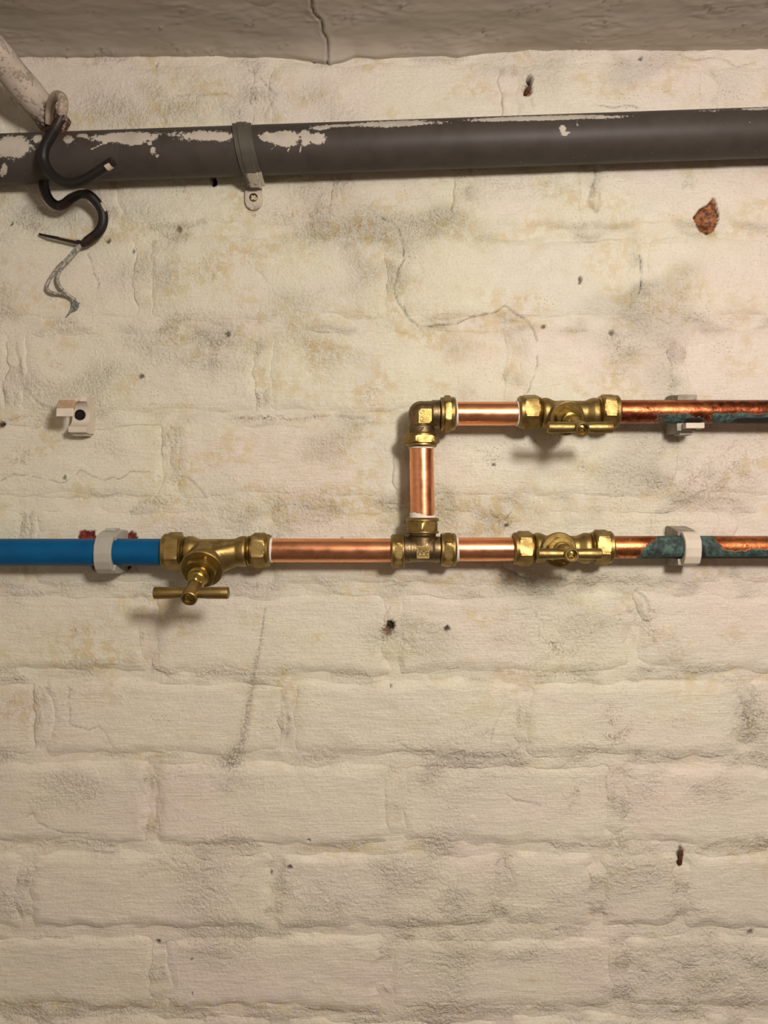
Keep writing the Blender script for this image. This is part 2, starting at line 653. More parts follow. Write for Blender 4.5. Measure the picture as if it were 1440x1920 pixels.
# deep holes: (px, py, rx, ry, depth mm, black, rust halo)
HOLES = [(993, 152, 5.5, 12, 16, 1.0, 0), (989, 172, 7, 9, 5, .0, 1.0), (732, 1173, 8, 9, 9, .9, .8), (727, 1183, 9, 9, 3, .0, .9),
         (838, 1179, 5, 6, 4, .8, .5), (1277, 1603, 4.5, 15, 5, .55, .5), (1275, 1618, 5, 6, 5, .8, .3), (1088, 526, 3, 7, 3, .8, 0),
         (401, 338, 6, 11, 7, 1.0, .2), (1410, 1751, 6, 5, 3, .6, .3), (295, 1768, 5, 5, 3, .8, 0), (508, 1639, 3, 4, 3, .9, 0),
         (543, 1627, 5, 5, 3, .7, .2), (2, 796, 7, 6, 4, .8, .6), (334, 428, 5, 6, 3, .5, .5), (203, 451, 4, 5, 2, .8, 0),
         (1147, 624, 6, 5, 3, .7, 0), (425, 626, 6, 5, 3, .7, 0), (264, 706, 5, 4, 3, .7, 0), (950, 985, 4, 4, 2, .8, .3),
         (580, 1575, 3, 3, 2, .9, 0), (360, 1801, 2.5, 2.5, 2, .9, 0), (360, 1863, 2.5, 2.5, 2, .9, 0), (1020, 612, 4, 4, 2, .4, .8),
         (120, 895, 4, 4, 2, .7, 0), (20, 419, 3, 4, 2, .8, 0), (293, 119, 3, 4, 2, .7, 0), (1203, 108, 4, 4, 3, .8, 0), (250, 470, 3, 4, 2, .7, .2),
         (640, 1010, 3, 3, 1.5, .6, 0), (733, 1288, 3, 3, 1.5, .7, 0), (790, 880, 3, 3, 2, .7, 0), (925, 872, 4, 3, 2, .7, 0)]
CHIP = [(1337, 369), (1343, 378), (1348, 404), (1347, 418), (1338, 434), (1325, 440), (1312, 431), (1304, 415), (1299, 408), (1312, 391), (1328, 382)]
REDS = [[(147, 1000), (152, 996), (179, 994), (181, 1015), (148, 1015)], [(236, 1015), (238, 1003), (246, 994), (254, 999), (259, 1008), (257, 1016)],
        [(169, 1055), (174, 1068), (190, 1075), (195, 1058), (192, 1055)], [(232, 1079), (236, 1068), (239, 1055), (250, 1055), (246, 1064), (240, 1068)]]
CRACKS = [  # points, depth mm, width px, darkness of the painted-in crack shade
    ([(715, 408), (735, 414), (748, 430), (753, 455), (758, 485), (747, 512), (740, 532), (741, 555), (755, 580), (772, 602), (786, 612), (830, 609), (862, 604), (885, 594), (925, 588), (946, 574), (965, 586), (990, 604), (1003, 622), (1008, 640)], 1.3, 1.7, .55),
    ([(1010, 660), (1007, 690), (997, 715), (989, 738)], .5, 1.2, .45),
    ([(1202, 478), (1205, 500), (1203, 520), (1201, 548)], 1.8, 1.7, .8),
    ([(1113, 306), (1116, 330), (1111, 352), (1109, 376), (1120, 392)], 1.8, 4.0, .35),
    ([(165, 474), (172, 500), (180, 518), (184, 542)], .6, 1.2, .5),
    ([(0, 900), (30, 892), (66, 895), (112, 905), (128, 900), (150, 881), (170, 893), (195, 900), (222, 897), (245, 884), (280, 886)], .7, 1.3, .4),
    ([(315, 812), (321, 840), (320, 870), (332, 890), (352, 896), (368, 914), (388, 932)], .9, 1.8, .3),
    ([(66, 932), (75, 932), (150, 934), (220, 930), (300, 932)], 1.0, 2.0, .2),
    ([(130, 1290), (131, 1358), (165, 1372), (185, 1362), (205, 1390), (220, 1410), (252, 1414)], .7, 1.3, .35),
    ([(466, 130), (490, 148), (508, 165), (517, 180), (506, 198), (494, 222)], 1.1, 2.0, .25),
    ([(330, 176), (380, 177), (425, 173), (433, 182)], .7, 1.3, .3),
    ([(30, 640), (38, 690), (45, 730), (70, 755), (95, 770)], 1.2, 2.2, .25),
    ([(245, 1040), (262, 1080), (270, 1100)], .6, 1.5, .3),
    ([(940, 1062), (970, 1078), (985, 1085), (990, 1100)], .9, 1.7, .5),
    ([(730, 1168), (728, 1150), (732, 1138)], .5, 1.5, .3),
    ([(922, 1400), (923, 1372), (932, 1350), (945, 1330)], .4, 1.1, .3),
    ([(905, 972), (926, 966), (946, 974), (960, 960)], .7, 1.5, .5), ([(921, 955), (925, 968)], .6, 1.4, .5),
    ([(1270, 100), (1300, 112), (1345, 104), (1385, 122), (1420, 118)], .9, 1.6, .3),
    ([(1110, 197), (1150, 200), (1180, 197), (1195, 203)], .8, 1.4, .45),
    ([(50, 1535), (62, 1526), (72, 1545), (110, 1560), (160, 1565)], 1.0, 2.0, .2),
    ([(525, 1300), (535, 1320), (538, 1360), (534, 1390)], 1.6, 3.0, .15), ([(290, 1440), (292, 1500), (291, 1550)], 1.4, 2.5, .15),
    ([(950, 1490), (966, 1502), (990, 1505), (1015, 1512)], .7, 1.5, .3), ([(720, 1395), (745, 1390), (770, 1408), (810, 1412)], 1.1, 2.0, .2),
    ([(1195, 1110), (1210, 1120), (1217, 1135), (1215, 1150)], 1.3, 2.5, .25), ([(480, 500), (510, 540), (530, 560), (570, 556), (610, 545)], .7, 1.4, .15),
]
# soft blobs: px, py, rx, ry, strength
YEL = [(460, 482, 70, 26, 1.0), (330, 520, 80, 60, .55), (700, 470, 50, 60, .7), (745, 560, 26, 60, .9), (900, 605, 120, 20, .9), (960, 680, 10, 60, 1.0),
       (1290, 540, 50, 40, .8), (640, 590, 240, 30, .5), (560, 660, 120, 60, .35), (340, 905, 30, 40, .8), (150, 1210, 110, 60, .75), (30, 1335, 40, 30, .9),
       (800, 950, 320, 26, .75), (520, 950, 120, 40, .6), (860, 1000, 80, 50, .5), (840, 420, 60, 30, .8), (1380, 580, 60, 60, .45), (330, 790, 60, 30, .5),
       (600, 400, 150, 60, .45), (280, 1430, 30, 40, .7), (280, 1545, 25, 18, .9), (650, 1592, 120, 8, .8), (770, 1592, 40, 8, .8), (1000, 1080, 160, 24, .6),
       (20, 540, 30, 22, .8), (1140, 690, 16, 50, .6), (340, 200, 60, 30, .5), (1400, 1600, 60, 30, .6), (1150, 1650, 40, 40, .5), (680, 760, 120, 60, .35),
       (610, 850, 160, 60, .35), (480, 1320, 40, 60, .4), (1270, 410, 40, 12, .5), (1095, 300, 10, 40, .7), (400, 1890, 500, 14, .6), (80, 1885, 90, 12, .8), (1000, 1840, 20, 8, .7)]
BRN = [(42, 858, 26, 22, .65), (1050, 1212, 34, 40, .75), (1150, 1365, 22, 44, .85), (1215, 1175, 14, 40, .7), (1310, 905, 80, 30, .55), (1380, 880, 60, 50, .5),
       (142, 1185, 16, 14, .9), (560, 406, 46, 14, .45), (462, 474, 30, 16, .5), (925, 858, 22, 22, .5), (1415, 1345, 28, 46, .75), (25, 1330, 36, 26, .5),
       (530, 783, 70, 5, 1.0), (470, 784, 40, 4, 1.0), (590, 781, 40, 3, .7), (330, 790, 30, 10, .5), (40, 786, 40, 8, .6), (1165, 660, 24, 44, .5), (390, 660, 40, 40, .4),
       (500, 1010, 40, 40, .35), (980, 1160, 60, 30, .35), (1080, 870, 30, 24, .35), (690, 740, 20, 30, .3), (1240, 990, 60, 20, .4), (475, 385, 22, 14, .8), (490, 372, 10, 8, .8),
       (120, 250, 40, 12, .9), (1075, 1490, 10, 26, .7), (1190, 1415, 20, 14, .5), (345, 1140, 30, 22, .3), (265, 1640, 12, 12, .5), (450, 1650, 10, 16, .4), (885, 1365, 18, 16, .4)]
GRY = [(1000, 350, 120, 26, .35), (400, 655, 40, 40, .5), (1168, 655, 20, 40, .6), (900, 1370, 20, 14, .4), (1290, 345, 14, 20, .6), (436, 1428, 20, 17, 1.2),
       (425, 1470, 22, 24, .5), (445, 1408, 14, 14, .8), (60, 395, 30, 10, .5), (1060, 1085, 50, 10, .5), (815, 930, 60, 14, .3), (1400, 1345, 16, 44, .7), (1340, 770, 60, 20, .25)]
SCRATCH = [(497, 1140), (492, 1180), (487, 1215), (480, 1240), (475, 1270), (468, 1310), (462, 1345), (455, 1385), (440, 1415)]
RGH = [(380, 650, 130, 60, .9), (220, 690, 60, 60, .8), (300, 510, 110, 80, .7), (640, 430, 160, 50, .8), (840, 400, 80, 50, .7), (520, 960, 200, 40, .9), (1310, 1830, 180, 90, 1.0),
       (850, 1700, 170, 70, .9), (830, 1440, 120, 50, .9), (1400, 1370, 50, 60, .8), (1310, 900, 140, 60, .6), (900, 960, 260, 40, .8), (330, 200, 120, 60, .8), (460, 190, 80, 50, .8),
       (150, 400, 180, 40, .8), (600, 1690, 80, 60, .7), (1050, 1420, 300, 20, .7), (500, 1740, 150, 20, .6), (1180, 640, 60, 60, .7), (700, 500, 120, 80, .6), (120, 1900, 200, 20, .9), (920, 1890, 130, 16, .8),
       (970, 1790, 160, 20, .7), (1090, 1100, 260, 30, .7), (1190, 1460, 60, 60, .6), (1340, 1480, 60, 30, .8)]


def blobs(u, v, lst):
    s = np.zeros(u.shape, np.float32)
    for x, y, rx, ry, k in lst:
        if x + 2.2 * rx < u.min() or x - 2.2 * rx > u.max() or y + 2.2 * ry < v.min() or y - 2.2 * ry > v.max():
            continue
        s = np.maximum(s, k * np.exp(-(((u - x) / rx) ** 2 + ((v - y) / ry) ** 2) * 1.1))
    return s


def near(u, v, pts, m=12):
    xs = [p[0] for p in pts]; ys = [p[1] for p in pts]
    return not (max(xs) + m < u.min() or min(xs) - m > u.max() or max(ys) + m < v.min() or min(ys) - m > v.max())


def wall_field(u, v, d, mortar=False):
    """height (mm, towards the room) and colour masks at photo coordinates u, v"""
    low = fbm(u / 170, v / 120, 2, 5)
    reg = fbm(u / 210, v / 150, 2, 31)                      # which areas flake
    rough = blobs(u, v, RGH) * (0.55 + 0.6 * pn(u / 45, v / 38, 37))
    rough = np.clip(rough + ss(.15, .7, reg) * .5 + np.exp(-np.abs(d) / 9) * ss(-.1, .5, pn(u / 70, v / 40, 41)) * .7, 0, 1.2)
    jx = u + 5 * pn(u / 24, v / 24, 43); jy = v + 5 * pn(u / 24, v / 24, 47)
    h = 0.9 * low
    h += 0.55 * fbm(u / 46, v / 34, 2, 7) + .16 * fbm(u / 15, v / 10, 2, 107)
    cr = np.abs(pn(jx / 17, jy / 13, 9)) + .55 * np.abs(pn(jx / 8.5, jy / 7, 13)) + .3 * np.abs(pn(u / 4.6, v / 4.2, 15))
    h += rough * (cr - .45) * 1.9
    # layered paint: stepped plates with lifting edges
    tr = fbm(jx / 62, jy / 48, 3, 17) * 3.2
    fr = tr - np.floor(tr)
    st = np.floor(tr) + ss(.0, .10, fr)
    h += 0.42 * st * ss(-.25, .35, pn(u / 120, v / 90, 19)) * (0.3 + rough)
    # brush ridges
    h += 0.16 * pn(u / 55, v / 5.5, 21) + 0.05 * pn(u / 30, v / 2.8, 22)
    # drips and blisters
    bl = pn(u / 9, v / 9, 23)
    h += .6 * ss(.42, .7, bl) * ss(.1, .5, pn(u / 60, v / 60, 25))
    yel = np.clip(blobs(u, v, YEL) * 1.0 + .75 * ss(.0, .55, fbm(u / 120, v / 70, 3, 51)) * (1 - ss(1150, 1500, v)) + .22 * ss(.1, .6, fbm(u / 90, v / 50, 3, 53)), 0, 1)
    yel = np.clip(yel + np.exp(-np.abs(d) / 7) * .45 * ss(0, .5, pn(u / 80, v / 30, 55)), 0, 1)
    bu_ = u + 16 * pn(u / 40, v / 40, 113) + 9 * pn(u / 14, v / 14, 115); bv_ = v + 16 * pn(u / 40, v / 40, 117) + 9 * pn(u / 14, v / 14, 119)
    patch = np.clip(.45 + 1.3 * fbm(u / 26, v / 20, 3, 121), 0, 1.5)
    thin = blobs(u, v + 2 * pn(u / 18, v / 18, 118), [b for b in BRN if b[3] < 6])
    brn = np.maximum(blobs(bu_, bv_, [b for b in BRN if b[3] >= 6]) * patch, thin * np.clip(.9 + 1.2 * pn(u / 16, v / 9, 116), 0, 1.4))
    gry = blobs(u + 5 * pn(u / 12, v / 12, 123), v + 5 * pn(u / 12, v / 12, 125), GRY) * np.clip(patch + .1, 0, 1.3)
    gry = np.maximum(gry, blobs(u + 4 * pn(u / 9, v / 9, 127), v + 4 * pn(u / 9, v / 9, 129), [b for b in GRY if b[4] > .75]))
    red = np.zeros(u.shape, np.float32); blk = red.copy(); orange = red.copy()
    for pts, dep, w, dk in CRACKS:
        if near(u, v, pts):
            q = seg_dist(jx * .7 + u * .3, jy * .7 + v * .3, pts)
            brk = .3 + .7 * ss(-.45, .1, pn(u / 20, v / 20, 109))
            h -= dep * brk * np.exp(-(q / w) ** 2)
            h += .35 * dep * brk * np.exp(-(q / (4 * w)) ** 2) * pn(u / 14, v / 14, 111)
            blk = np.maximum(blk, .75 * dk * brk * np.exp(-(q / (w * .8)) ** 2))  # shade of the narrow groove put into the colour masks
            gry = np.maximum(gry, dk * 1.3 * brk * np.exp(-(q / (w * .9)) ** 2))
    if near(u, v, SCRATCH, 30):
        q = seg_dist(u, v, SCRATCH)
        tt = np.clip((v - 1140) / 280, 0, 1)
        gry = np.maximum(gry, .95 * np.exp(-(q / (1.3 + 8 * tt)) ** 2) * (0.75 + .4 * pn(u / 5, v / 9, 61)))
        h -= .3 * np.exp(-(q / 2.5) ** 2)
    for x, y, rx, ry, dep, bk, ru in HOLES:
        if near(u, v, [(x, y)], 40):
            q = np.hypot((u - x + 2.2 * pn(u / 6, v / 6, 63)) / rx, (v - y + 2.2 * pn(u / 6, v / 6, 65)) / ry)
            m = ss(1.12, .72, q)
            h -= dep * m
            h += .4 * np.exp(-((q - 1.4) / .3) ** 2)
            blk = np.maximum(blk, bk * ss(1.0, .75, q))
            brn = np.maximum(brn, ru * np.exp(-np.maximum(q - .8, 0) ** 2 * 2.5))
            orange = np.maximum(orange, ru * .7 * m)
    if near(u, v, CHIP):
        q = poly_sd(u + 1.5 * pn(u / 5, v / 5, 67), v + 1.5 * pn(u / 5, v / 5, 69), CHIP)
        m = ss(-.8, 2.2, q)
        h -= m * (3.2 + 1.8 * fbm(u / 12, v / 12, 3, 71))
        h += .5 * np.exp(-((q + 3) / 2.2) ** 2)
        orange = np.maximum(orange, ss(-.6, 1.0, q))
    for pts in REDS:
        if near(u, v, pts):
            q = poly_sd(u + 3 * pn(u / 6, v / 6, 73), v + 3 * pn(u / 6, v / 6, 75), pts)
            h -= ss(-1, 1.5, q) * (.9 + .5 * pn(u / 5, v / 5, 77))
            red = np.maximum(red, ss(-.7, .7, q))
    # lump of filler round the high plug hole
    if near(u, v, [(1005, 170)], 40):
        h += 1.6 * ss(1.1, .8, np.hypot((u - 1006) / 17, (v - 172) / 30)) * ss(990, 1000, u)
    pink = np.clip(ss(-.1, .5, fbm(u / 260, v / 200, 2, 81)) * .45 + .65 * ss(1000, 1500, u) * (1 - ss(1000, 1500, v)) + .5 * ss(330, 100, v) + .3 * ss(1250, 1500, v), 0, .8)  # pinkish paint right and top; lower down, light's cast put into colour
    m1 = np.stack([yel, brn, np.clip(rough, 0, 1), gry], -1)
    m2 = np.stack([red, blk, pink, orange], -1)
    return h, m1, m2


def to_world(u, v, h):
    return np.stack([(u - 720) * SW, -h * .001, (960 - v) * SW], -1)


def mortar_level(u, v):
    lv = -1.3 - 1.6 * ss(900, 1350, v)
    # most perpends are clogged with paint, a few stay open
    bed = np.min(np.abs(v[:, None] - np.array([r[0] for r in ROWS], np.float32)[None, :]), 1)
    open_ = np.zeros(u.shape, np.float32)
    for x, y in ((284, 1500), (541, 1350), (514, 1670), (722, 1820), (320, 860), (1190, 1180), (1110, 350)):
        open_ = np.maximum(open_, np.exp(-((u - x) / 40) ** 2 - ((v - y) / 90) ** 2))
    lv = lv + ss(24, 44, bed) * (1.7 - 1.7 * open_) * (.55 + .45 * ss(900, 1350, v))
    return lv + 1.7 * fbm(u / 130, v / 90, 2, 91) + .8 * pn(u / 40, v / 30, 93)


# mortar bed: dense in view, coarse beside it, open where the bricks stand
gu = np.concatenate([np.arange(U0, -40, 14), np.arange(-40, 1480, 2.7), np.arange(1480, U1 + 1, 14)]).astype(np.float32)
gv = np.concatenate([np.arange(V0, 60, 10), np.arange(60, 1950, 2.7), np.arange(1950, V1 + 1, 14)]).astype(np.float32)
uu, vv = [a.ravel() for a in np.meshgrid(gu, gv)]
wu, wv = warp(uu, vv)
dd = joint_d(wu, wv)
sel = dd < 22
H = np.zeros(uu.shape, np.float32)
A1 = np.zeros((len(uu), 4), np.float32); A2 = A1.copy()
for blk_i in np.array_split(np.nonzero(sel)[0], 40):
    h, a1, a2 = wall_field(uu[blk_i], vv[blk_i], dd[blk_i], True)
    H[blk_i] = h * .8 + mortar_level(uu[blk_i], vv[blk_i]) - 7 * ss(7, 18, dd[blk_i])
    A1[blk_i] = a1; A2[blk_i] = a2
me = grid_mesh('wall_back', to_world(uu, vv, H), len(gu), len(gv), keep=(dd < 16), attrs={'m1': A1, 'm2': A2}, flip=True)
wall = link_mesh('wall_back', me, M_WALL)
tag(wall, 'cream painted brick wall with flaking paint, stains and mortar joints', kind='structure')


def drop(d):
    return 1.3 * ss(22, 4, d) + 1.7 * ss(11, -2, d) + 2.6 * ss(0, -7, d) + 4 * ss(-4, -9, d)


for ri, (a, b, js) in enumerate(ROWS):
    for x0, x1 in zip(js[:-1], js[1:]):
        vis = x1 > -20 and x0 < 1460 and b > 60 and a < 1940
        st = 2.3 if vis else 12.0
        bu = np.arange(x0 - 18, x1 + 18 + st, st).astype(np.float32)
        bv = np.arange(a - 18, b + 18 + st, st).astype(np.float32)
        u, v = [q.ravel() for q in np.meshgrid(bu, bv)]
        wu, wv = warp(u, v)
        d = rect_d(wu, wv, x0, x1, a, b)
        h, a1, a2 = wall_field(u, v, d)
        rr = np.random.RandomState(int(x0 * 7 + a * 13) % 99991)
        o1, o2, o3 = (rr.rand(3) - .5)
        cx, cy = (x0 + x1) / 2, (a + b) / 2
        amp = .5 + .9 * ss(800, 1400, np.float32(cy))
        h = h + amp * (1.1 * o1 + 1.2 * o2 * (u - cx) / 220 + 1.2 * o3 * (v - cy) / 80) - drop(d) * (1 + .15 * ss(1000, 1350, np.float32(cy)))
        c = np.array([(cx - 720) * SW, 0, (960 - cy) * SW])
        me = grid_mesh('brick', to_world(u, v, h) - c, len(bu), len(bv), keep=(d > -8), attrs={'m1': a1, 'm2': a2}, flip=True)
        link_mesh('brick', me, M_WALL, wall, c)

# ------------------------------------------------------------------ ceiling and the rest of the cellar
RX0, RX1, RY, RZ0 = (U0 - 720) * SW, (U1 - 720) * SW, -2.3, -0.650
CX = np.concatenate([np.arange(RX0, -.42, .02), np.arange(-.42, .42, .0016), np.arange(.42, RX1 + .02, .02)]).astype(np.float32)
CY = np.concatenate([np.arange(0.012, -.15, -.0018), np.arange(-.15, RY, -.05), [RY]]).astype(np.float32)
cx, cy = [q.ravel() for q in np.meshgrid(CX, CY)]


def ceil_px(x):
    """photo row of the wall/ceiling edge"""
    p = x / SW + 720
    e = np.interp(p, [0, 300, 410, 470, 530, 580, 620, 640, 665, 700, 740, 800, 860, 930, 1000, 1440],
                  [108, 105, 104, 107, 104, 112, 119, 116, 108, 110, 107, 104, 107, 97, 94, 92])
    return e + 1.5 * pn(p / 30, p * 0, 3)


lip = np.exp(-np.maximum(-cy - .004, 0) / .012)
basez = (960 - np.interp(cx / SW + 720, [0, 1440], [103, 94])) * SW
cz = basez * (1 - lip) + lip * (960 - ceil_px(cx)) * SW
un = cx / SW; vn = -cy / SW
cz -= .0011 * fbm(un / 110, vn / 60, 3, 5) + .0005 * fbm(un / 22, vn / 9, 2, 8) * ss(-.1, .5, pn(un / 120, vn / 70, 4))
cz -= .0012 * ss(.45, .75, pn(un / 7, vn / 5, 6)) * ss(0, .5, pn(un / 70, vn / 40, 7))
# the crack, given on the ceiling plane
crk = [(583, 0), (585, 18), (590, 30), (600, 38), (605, 50), (604, 60), (611, 70), (615, 78), (615, 95), (613, 104), (620, 112)]
cw = []
for px, py in crk:
    D = 0.4465 * FPX / (960 - py)
    cw.append(((px - 720) * D / FPX / SW, (DW - D) / SW))
cw = [(cw[0][0] - 6, cw[0][1] + 90)] + cw
q = seg_dist(un + 1.0 * pn(un / 8, vn / 8, 2), vn, cw)
cz += .0020 * np.exp(-(q / 2.2) ** 2)
cz -= .0007 * ss(14, 2, q) * (un > -220)
A = np.zeros((len(cx), 4), np.float32)
A[:, 3] = .8 * np.exp(-(q / 1.8) ** 2)
me = grid_mesh('ceiling', np.stack([cx, cy, cz], -1), len(CX), len(CY), attrs={'m1': A}, flip=False)
ceil = link_mesh('ceiling', me, M_CEIL)
tag(ceil, 'low plastered ceiling with a jagged crack and lumpy edge', kind='structure')


def slab(name, c, h, mat, label):
    mb = MB(); box(mb, c, h)
    tag(mb.build(name, mat, angle=30), label, kind='structure')


ZT = .47
slab('wall_left', (RX0 - .05, RY / 2, (RZ0 + ZT) / 2), (.05, -RY / 2 + .1, (ZT - RZ0) / 2), M_PLAIN, 'whitewashed cellar side wall left of the pipes')
slab('wall_right', (RX1 + .05, RY / 2, (RZ0 + ZT) / 2), (.05, -RY / 2 + .1, (ZT - RZ0) / 2), M_BARE, 'bare brick cellar side wall right of the pipes')
slab('wall_front', (0, RY - .05, (RZ0 + ZT) / 2), (RX1, .05, (ZT - RZ0) / 2), M_BARE, 'bare brick cellar wall facing the pipes')
slab('floor', (0, RY / 2, RZ0 - .05), (RX1, -RY / 2 + .1, .05), M_FLOOR, 'dark concrete cellar floor')

# ------------------------------------------------------------------ pipes
OUT = 0.028                       # pipe axes off the wall
SP = (DW - OUT) / FPX


def PP(px, py):
    return Vector(P(px, py, OUT))


def pipe_mesh(a, b, r, n=48, step=.0025, attrf=None):
    a = Vector(a); b = Vector(b)
    m = max(2, int((b - a).length / step))
    mb = MB()
    tube(mb, [a.lerp(b, i / m) for i in range(m + 1)], r, n, attrf)
    return mb


RC = .0112


def tape(parent, c, ax, r, ragged=.0008):
    """thin ragged collar of sealing tape on a pipe"""
    ax, e1, e2 = frame(ax)
    n = 40
    V = []; F = []
    for k in range(n):
        th = 2 * math.pi * k / n
        dv = e1 * math.cos(th) + e2 * math.sin(th)
        w = .0012 + ragged * (.5 + .5 * math.sin(th * 2 + c[0] * 90)) + ragged * .5 * random.random()
        V += [Vector(c) + dv * (r + .0009), Vector(c) + dv * (r + .0007) + ax * w, Vector(c) + dv * (r - .0002) + ax * (w + .0003)]
    for k in range(n):
        a = 3 * k; b = 3 * ((k + 1) % n)
        F += [(a, b, b + 1, a + 1), (a + 1, b + 1, b + 2, a + 2)]
    mb = MB(); mb.add(V, F)
    o = mb.build('sealing_tape', M_TAPE, parent)
    o['label'] = 'white ragged sealing tape'
    return o


o = pipe_mesh(PP(500, 1032), PP(745, 1032), RC).build('copper_pipe', M_COPPER)
tag(o, 'long bright copper pipe between the left stop valve and the tee', 'pipe', 'bright copper pipes')
tape(o, PP(507.5, 1032), (1, 0, 0), RC)
o = pipe_mesh(PP(842, 1030), PP(985, 1030), RC).build('copper_pipe', M_COPPER)
tag(o, 'short bright copper pipe between the tee and the lower right stop valve', 'pipe', 'bright copper pipes')
tape(o, PP(855, 1030), (1, 0, 0), RC)
o = pipe_mesh(PP(842, 775.5), PP(995, 775.5), RC).build('copper_pipe', M_COPPER)
tag(o, 'bright copper pipe between the elbow and the upper right stop valve', 'pipe', 'bright copper pipes')
tape(o, PP(853.5, 775.5), (1, 0, 0), RC)
tape(o, PP(972, 775.5), (-1, 0, 0), RC)
o = pipe_mesh(PP(790, 825), PP(792.5, 985), RC + .0002).build('copper_pipe', M_COPPER)
tag(o, 'upright bright copper pipe joining the elbow to the tee', 'pipe', 'bright copper pipes')
tape(o, PP(792, 970.5), (0, 0, 1), RC + .0002, .0026)
tape(o, PP(790, 838.5), (0, 0, -1), RC + .0002, .0003)

o = pipe_mesh(PP(-560, 1035.5), PP(335, 1035.5), .0128).build('blue_water_pipe', M_BLUE)
tag(o, 'blue plastic water pipe running in from the left', 'pipe')


def px_of(p):
    s = (DW + p.y) / FPX
    return p.x / s + 720, 960 - p.z / s


def old_upper(t, th, p, nv):
    x, _ = px_of(p)
    s = nv.z
    ver = 0.0
    lo = ss(.05, -.55, np.float32(s))
    ver += lo * .95 * math.exp(-((x - 1275) / 45) ** 2)
    ver += lo * .9 * float(ss(1325, 1350, np.float32(x)))
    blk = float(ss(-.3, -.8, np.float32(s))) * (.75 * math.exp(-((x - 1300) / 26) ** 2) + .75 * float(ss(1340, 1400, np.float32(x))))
    tar = .35 + .5 * float(ss(1290, 1345, np.float32(x))) + .3 * (pn(x / 30, th * 3, 3) + .2) + .35 * lo
    br = .8 * math.exp(-((x - 1250) / 70) ** 2) * float(ss(-.5, .3, np.float32(s))) * .7 + (.3 if 1318 < x < 1334 else 0)
    return (float(ver), float(np.clip(tar, 0, 1)), float(br), float(blk))


def old_lower(t, th, p, nv):
    x, _ = px_of(p)
    s = nv.z
    lo = float(ss(.15, -.5, np.float32(s)))
    ver = 1.0 * float(ss(1195, 1228, np.float32(x + 22 * s * -1))) * float(ss(1360, 1338, np.float32(x + 14 * s)))
    ver = max(ver, lo * .95 * float(ss(1330, 1345, np.float32(x))))
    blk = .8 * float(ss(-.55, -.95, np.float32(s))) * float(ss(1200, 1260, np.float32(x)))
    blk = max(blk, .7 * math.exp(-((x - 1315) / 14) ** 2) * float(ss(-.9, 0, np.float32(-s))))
    if x > 1350:
        blk = max(blk, .75 * max(0, float(pn(x / 7, th * 4, 7))))
    tar = .25 + .6 * float(ss(-.1, -.7, np.float32(s))) + .4 * float(ss(.5, .95, np.float32(s)))
    br = .85 * float(ss(1215, 1185, np.float32(x))) + .75 * float(ss(1340, 1380, np.float32(x)))
    return (ver, min(tar, 1), br, blk)


o = pipe_mesh(PP(1140, 772), PP(2030, 772), .0110, attrf=old_upper, step=.0012, n=64).build('old_copper_pipe', M_OLD, attr=True)
tag(o, 'upper tarnished copper pipe with green corrosion on its underside', 'pipe')
o = pipe_mesh(PP(1130, 1026), PP(2030, 1026), .0107, attrf=old_lower, step=.0012, n=64).build('old_copper_pipe', M_OLD, attr=True)
tag(o, 'lower tarnished copper pipe thickly crusted with green corrosion', 'pipe')


# ------------------------------------------------------------------ compression fittings
def nut(parent, px_a, px_b, cpx, axis, mat, a=.0150, rc=.0174, flange=.0155, collar=.0156, fl=.0025, cl=.0045, off=30.0, bore=.0113):
    """compression nut; px_a = body end, px_b = pipe end along the axis ('x' or 'z'), cpx = cross position"""
    if axis == 'x':
        A = PP(px_a, cpx); B = PP(px_b, cpx)
    else:
        A = PP(cpx, px_a); B = PP(cpx, px_b)
    L = (B - A).length
    h0, h1 = fl, L - cl
    ch = .0016
    prof = [(bore, 0), (flange - .0008, 0), (flange, .0007), (flange, h0 - .0003),
            (flange - .0002, h0, a), (rc - .0007, h0 + ch * .6, a), (rc, h0 + ch, a), (rc, h1 - ch, a), (rc - .0009, h1 - ch * .4, a), (collar - .0002, h1, a),
            (collar, h1 + .0002), (collar, L - .0016), (collar - .0012, L - .0003), (collar - .002, L), (bore, L)]
    mb = MB()
    lathe(mb, prof, A, B - A, cap=False, hexoff=off)
    return mb.build('compression_nut', mat, parent, angle=28)


def thread(mb, a, b, r0, r1, pitch=.0014, cap=True):
    """threaded length between two world points"""
    a = Vector(a); b = Vector(b)
    L = (b - a).length
    n = max(2, int(L / pitch))
    prof = [(r0 * .6, 0)]
    for i in range(n):
        t = L * i / n
        prof += [(r0, t), (r1, t + L / n * .5)]
    prof += [(r0, L), (r0 * .6, L)]
    lathe(mb, prof, a, b - a, n=40)
    return mb


def screw_head(parent, c, ax, r, mat, slot=.22):
    """domed cross-head screw"""
    ax, e1, e2 = frame(ax)
    n = 26
    V = []; idx = {}; F = []
    for i in range(n + 1):
        for j in range(n + 1):
            x = -1 + 2 * i / n; y = -1 + 2 * j / n
            # square -> disc
            X = x * math.sqrt(1 - y * y / 2); Y = y * math.sqrt(1 - x * x / 2)
            rr = math.hypot(X, Y)
            h = .38 * (1 - rr * rr)
            X2 = (X + Y) * .7071; Y2 = (Y - X) * .7071
            if (abs(X2) < slot * .75 and abs(Y2) < .62) or (abs(Y2) < slot * .75 and abs(X2) < .62):
                h -= .42
            idx[i, j] = len(V)
            V.append(Vector(c) + (e1 * X + e2 * Y) * r + ax * h * r)
    for i in range(n):
        for j in range(n):
            F.append((idx[i, j], idx[i + 1, j], idx[i + 1, j + 1], idx[i, j + 1]))
    mb = MB(); mb.add(V, F)
    o = mb.build('screw', mat, parent, angle=25)
    o['label'] = 'small cross-head screw'
    return o


